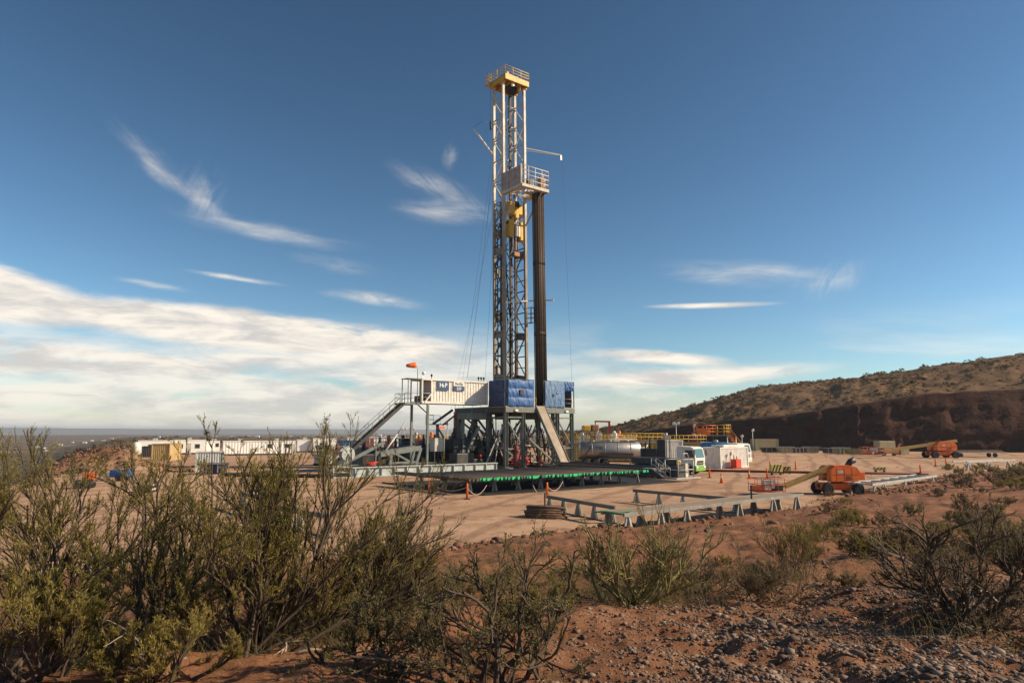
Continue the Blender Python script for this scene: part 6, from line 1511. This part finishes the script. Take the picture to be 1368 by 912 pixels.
# right
shrub('dark_shrub', Gh(1285, 822), 'dark branching shrub with pale dead twigs on the right', 12, .78, 16, (22, 80), lens=(.6, 1.15), bark=bark_dark, leafm=leaf_br, per=(8, 6, 4), leafn=2, ln=.018, wd=.0022, r=.02, wob=.17)
shrub('dark_shrub', Gh(1385, 800), 'tall olive shrub cut off by the right edge', 13, .82, 18, (35, 85), lens=(.6, 1.15), bark=bark_dark, leafm=leaf_ol, per=(7, 6, 4), leafn=4, ln=.02, wd=.0024)
shrub('dark_shrub', Gh(1345, 745), 'olive shrub behind the dark branching one, right edge', 14, .62, 15, (35, 85), lens=(.6, 1.15), bark=bark_mid, leafm=leaf_ol, per=(7, 6, 4), leafn=4, ln=.026, wd=.003)
b = Vector((5.9, 5.6, 0)); b.z = H(b.x, b.y)  # out of view, put off to the right to shade the corner
shrub('dark_shrub', b, 'unseen shrub beyond the bottom right corner, added for its shadow', 15, .42, 20, (25, 80), lens=(.6, 1.1), bark=bark_dark, leafm=leaf_ol, per=(7, 7, 6), leafn=6, ln=.02, wd=.0026)
shrub('tuft_shrub', Gh(1062, 772), 'upright wispy tuft below the loading deck', 16, .72, 26, (58, 88), lens=(.5, 1.1), bark=bark_mid, leafm=leaf_yg, per=(5, 5, 4), leafn=2, ln=.022, wd=.002, r=.006, spread=(.25, .3, .3))
for k, (px, py, D, L_, lb) in enumerate(((250, 880, (-.9, .1, .25), .75, 'pale dead branch at the foot of the big bush, pointing left'), (400, 872, (.9, -.1, .28), .95, 'pale crooked dead branch on the ground right of the big bush foot'), (345, 868, (.35, -.3, .8), .6, 'pale dead branch rising inside the big bush'),
                                         (1255, 800, (-.35, .1, .9), .85, 'pale dead branch arching over the dark right shrub'), (1345, 815, (-.5, -.1, .8), .95, 'pale dead branch at the right edge'), (1225, 790, (-.75, 0, .5), .6, 'small pale dead branch left of the dark right shrub'))):
    dead_branch(Gh(px, py), D, L_, lb, 40 + k)
# bank shrubs: three kinds copied over the bank
protos = []
for k, (lm, bk) in enumerate(((leaf_ol, bark_mid), (leaf_br, bark_mid), (leaf_br, bark_dark), (leaf_yg, bark_mid))):
    protos.append(shrub('bank_shrub', Vector((0, 0, -50)), 'x', 60 + k, .32, 15, (15, 80), lens=(.6, 1.15), bark=bk, leafm=lm, per=(5, 5, 4), leafn=3, ln=.03, wd=.0045, r=.008, open_=.7))
rs = np.random.RandomState(21); used = [0] * 4
kinds = ('low olive shrub scattered on the red bank', 'low brown dry shrub scattered on the red bank', 'low dark shrub scattered on the red bank', 'low yellow green shrub scattered on the red bank')
spots = []
for _ in range(40): spots.append((rs.uniform(1095, 1368), rs.uniform(655, 760), rs.uniform(.6, 1.5)))
for _ in range(22): spots.append((rs.uniform(1255, 1368), rs.uniform(622, 655), rs.uniform(1.2, 3.0)))
for _ in range(7): spots.append((rs.uniform(500, 790), rs.uniform(752, 820), rs.uniform(.5, 1.0)))
for _ in range(6): spots.append((rs.uniform(860, 1170), rs.uniform(745, 792), rs.uniform(.5, 1.1)))
for _ in range(9): spots.append((rs.uniform(1090, 1200), rs.uniform(690, 745), rs.uniform(.4, .9)))
for _ in range(7): spots.append((rs.uniform(20, 560), rs.uniform(700, 850), rs.uniform(.7, 1.4)))
for px, py, s in spots:
    k = rs.randint(4); p = Gh(px, py); o = protos[k]
    if used[k]: o = copy_tree(o)
    used[k] += 1
    o['label'] = kinds[k]; o['group'] = 'shrubs on the bank, ' + kinds[k].split()[1]; o.location = p; o.rotation_euler = (0, 0, rs.uniform(0, 6.28)); s2 = s * rs.uniform(.7, 1.1); o.scale = (s, s, s2)
# stones
def stones(name, P, S, mat, seed, label, flat=.62):
    import bmesh
    rs = np.random.RandomState(seed); bm = bmesh.new(); bmesh.ops.create_icosphere(bm, subdivisions=1, radius=1)
    bv = np.array([v.co[:] for v in bm.verts]); bf = np.array([[v.index for v in f.verts] for f in bm.faces]); bm.free()
    n = len(P); V = bv[None] * (1 + rs.uniform(-.42, .26, (n, len(bv), 1))) * np.stack([rs.uniform(.7, 1.3, n), rs.uniform(.6, 1.0, n), rs.uniform(.7, 1.1, n) * flat], 1)[:, None]
    a = rs.uniform(0, 6.28, n); c, s = np.cos(a), np.sin(a); x = V[..., 0] * c[:, None] - V[..., 1] * s[:, None]; y = V[..., 0] * s[:, None] + V[..., 1] * c[:, None]
    V = np.stack([x, y, V[..., 2]], -1) * S[:, None, None] + P[:, None]
    f = (bf[None] + (np.arange(n) * len(bv))[:, None, None]).reshape(-1, 3)
    return tag(np_mesh(name, V.reshape(-1, 3), f, mat), label, 'stones', kind='stuff')
def stone_mat(name, a, b_, c):
    m = foliage_mat(name, a, b_, c, 6.0, 0); m.node_tree.nodes['Principled BSDF'].inputs['Roughness'].default_value = .85
    return m
rs = np.random.RandomState(8)
n = 170000; y = 3.7 + 9.5 * rs.uniform(0, 1, n) ** 1.25; x = rs.uniform(-.3, 1.05, n) * (y * .85 + 1)
dn = sstep(.06, -.02, np.abs(fbm(x * .5, y * .5, 3, 501)) - .22) * sstep(-.6, 1.6, x - .10 * y) * sstep(13.5, 8.5, y + 1.5 * fbm(x, y, 2, 5))
keep = rs.uniform(0, 1, n) < dn * .85 + .03; x, y = x[keep], y[keep]; S = np.clip(np.where(rs.uniform(0, 1, len(x)) < .035, rs.gamma(2.5, .009, len(x)), rs.gamma(2.0, .0042, len(x))), .0045, .048)
stones('pebbles', np.stack([x, y, height(x, y) + S * .05], 1), S, stone_mat('pebble_stone', (.19, .125, .085), (.34, .255, .19), (.085, .058, .044)), 3, 'grey brown pebbles strewn over the near slope')
n = 9000; x = rs.uniform(-14, 50, n); ye = y_edge(x); y = ye - np.abs(rs.normal(0, 1, n)) * 4.5 + 1.6
keep = (y > 6) & (rs.uniform(0, 1, n) < sstep(-.12, .22, fbm(x * .25, y * .25, 3, 601)) + .06); x, y = x[keep], y[keep]; S = np.clip(rs.gamma(1.4, .042, len(x)), .02, .24)
stones('earth_clods', np.stack([x, y, height(x, y) + S * .2], 1), S, stone_mat('clod_earth', (.20, .095, .055), (.30, .165, .10), (.11, .052, .034)), 4, 'reddish clods of earth along the edge of the pad', .75)
n = 3000; a = rs.normal(size=(n, 2)); x = -50 + a[:, 0] * 6; y = 86 + a[:, 1] * 4.5; S = np.clip(rs.gamma(1.5, .055, n), .04, .3)
stones('heap_clods', np.stack([x, y, height(x, y) + S * .2], 1), S, _mats['clod_earth'], 5, 'lumps of red earth on the spoil heap', .8)
n = 2600; x = rs.uniform(-80, 90, n); y = rs.uniform(24, 150, n); keep = y > y_edge(x) + 1; x, y = x[keep], y[keep]; S = np.clip(rs.gamma(1.5, .022, len(x)), .01, .14)
stones('gravel', np.stack([x, y, height(x, y) + S * .2], 1), S, _mats['clod_earth'], 6, 'loose stones lying on the pad')
# dry grass under the bushes
def grass():
    rs = np.random.RandomState(31); C_ = []
    for px, py, n_, sp in ((470, 850, 260, .35), (520, 815, 200, .5), (330, 860, 200, .5), (600, 800, 160, .7), (870, 805, 260, .45), (1050, 775, 200, .5), (1150, 770, 120, .8), (1230, 760, 150, .8), (700, 790, 160, .6), (150, 880, 200, .5), (1330, 850, 160, .5), (760, 770, 160, .7), (980, 780, 160, .6), (1290, 700, 160, 1.6), (1120, 720, 120, 1.2), (560, 790, 260, .7), (640, 770, 200, .9), (820, 780, 200, .6), (920, 800, 160, .6), (420, 800, 260, .7), (250, 830, 260, .7), (1090, 700, 120, 1.4), (1200, 720, 200, 1.2)):
        c = Gh(px, py); C_.append(np.stack([c.x + rs.normal(size=n_ * 2) * sp, c.y + rs.normal(size=n_ * 2) * sp * .7], 1))
    C_ = np.concatenate(C_); n = len(C_); P = np.stack([C_[:, 0], C_[:, 1], height(C_[:, 0], C_[:, 1]) - .01], 1)
    e = np.radians(rs.uniform(40, 88, n)); a = rs.uniform(0, 6.28, n); D = np.stack([np.cos(e) * np.cos(a), np.cos(e) * np.sin(a), np.sin(e)], 1)
    s = grow(rs, P, D, rs.uniform(.10, .34, n), 4, -.12, .1)
    tag(np_mesh('dry_grass', *tubes(s, np.full(n, .0019), np.full(n, .0006), 3), foliage_mat('dry_grass_blades', (.22, .18, .075), (.32, .26, .13), (.11, .11, .035), 1.5)), 'thin dry grass in tufts around the shrubs', 'grass', kind='stuff')
grass()
def litter():
    rs = np.random.RandomState(33); n = 5200; x = rs.uniform(-6, 10, n); y = 4.1 + rs.gamma(2, 2.2, n); keep = fbm(x * .7, y * .7, 3, 801) > rs.uniform(-.25, .2, n); x, y = x[keep], y[keep]; n = len(x)
    a = rs.uniform(0, 6.28, n); D = np.stack([np.cos(a), np.sin(a), rs.uniform(-.05, .25, n)], 1)
    s = grow(rs, np.stack([x, y, height(x, y) + .006], 1), D, rs.uniform(.04, .28, n), 4, -.02, .15)
    tag(np_mesh('twig_litter', *tubes(s, np.full(n, .0026), np.full(n, .0014), 3), stone_mat('dry_twig', (.17, .12, .08), (.32, .25, .18), (.07, .045, .03))), 'dry twigs and litter lying on the red soil', 'litter', kind='stuff')
litter()
# scrub on the plain behind the pad and down in the valley
rs = np.random.RandomState(51)
n = 2600; Y = np.exp(rs.uniform(np.log(170), np.log(1500), n)); px = rs.uniform(-40, 900, n); x = (px - 684) / 912 * Y
S = rs.gamma(3, .28, n) * (1 + Y / 1400); v = x < xleft(Y)
keep = (fbm(x * .01, Y * .01, 3, 701) + .1 * v > rs.uniform(-.3, .25, n)); x, Y, S = x[keep], Y[keep], S[keep]
scrub_mesh('plain_scrub', np.stack([x, Y, height(x, Y)], 1), S, 22, 9, 'dark low bushes scattered over the plain and the valley floor')
n = 900; Y = np.exp(rs.uniform(np.log(40), np.log(260), n)); x = xleft(Y) - rs.uniform(-2, 70, n) * (Y / 120); S = rs.gamma(3, .16, n)
scrub_mesh('valley_scrub', np.stack([x, Y, height(x, Y)], 1), S, 26, 10, 'dark low bushes on the slope falling into the valley')
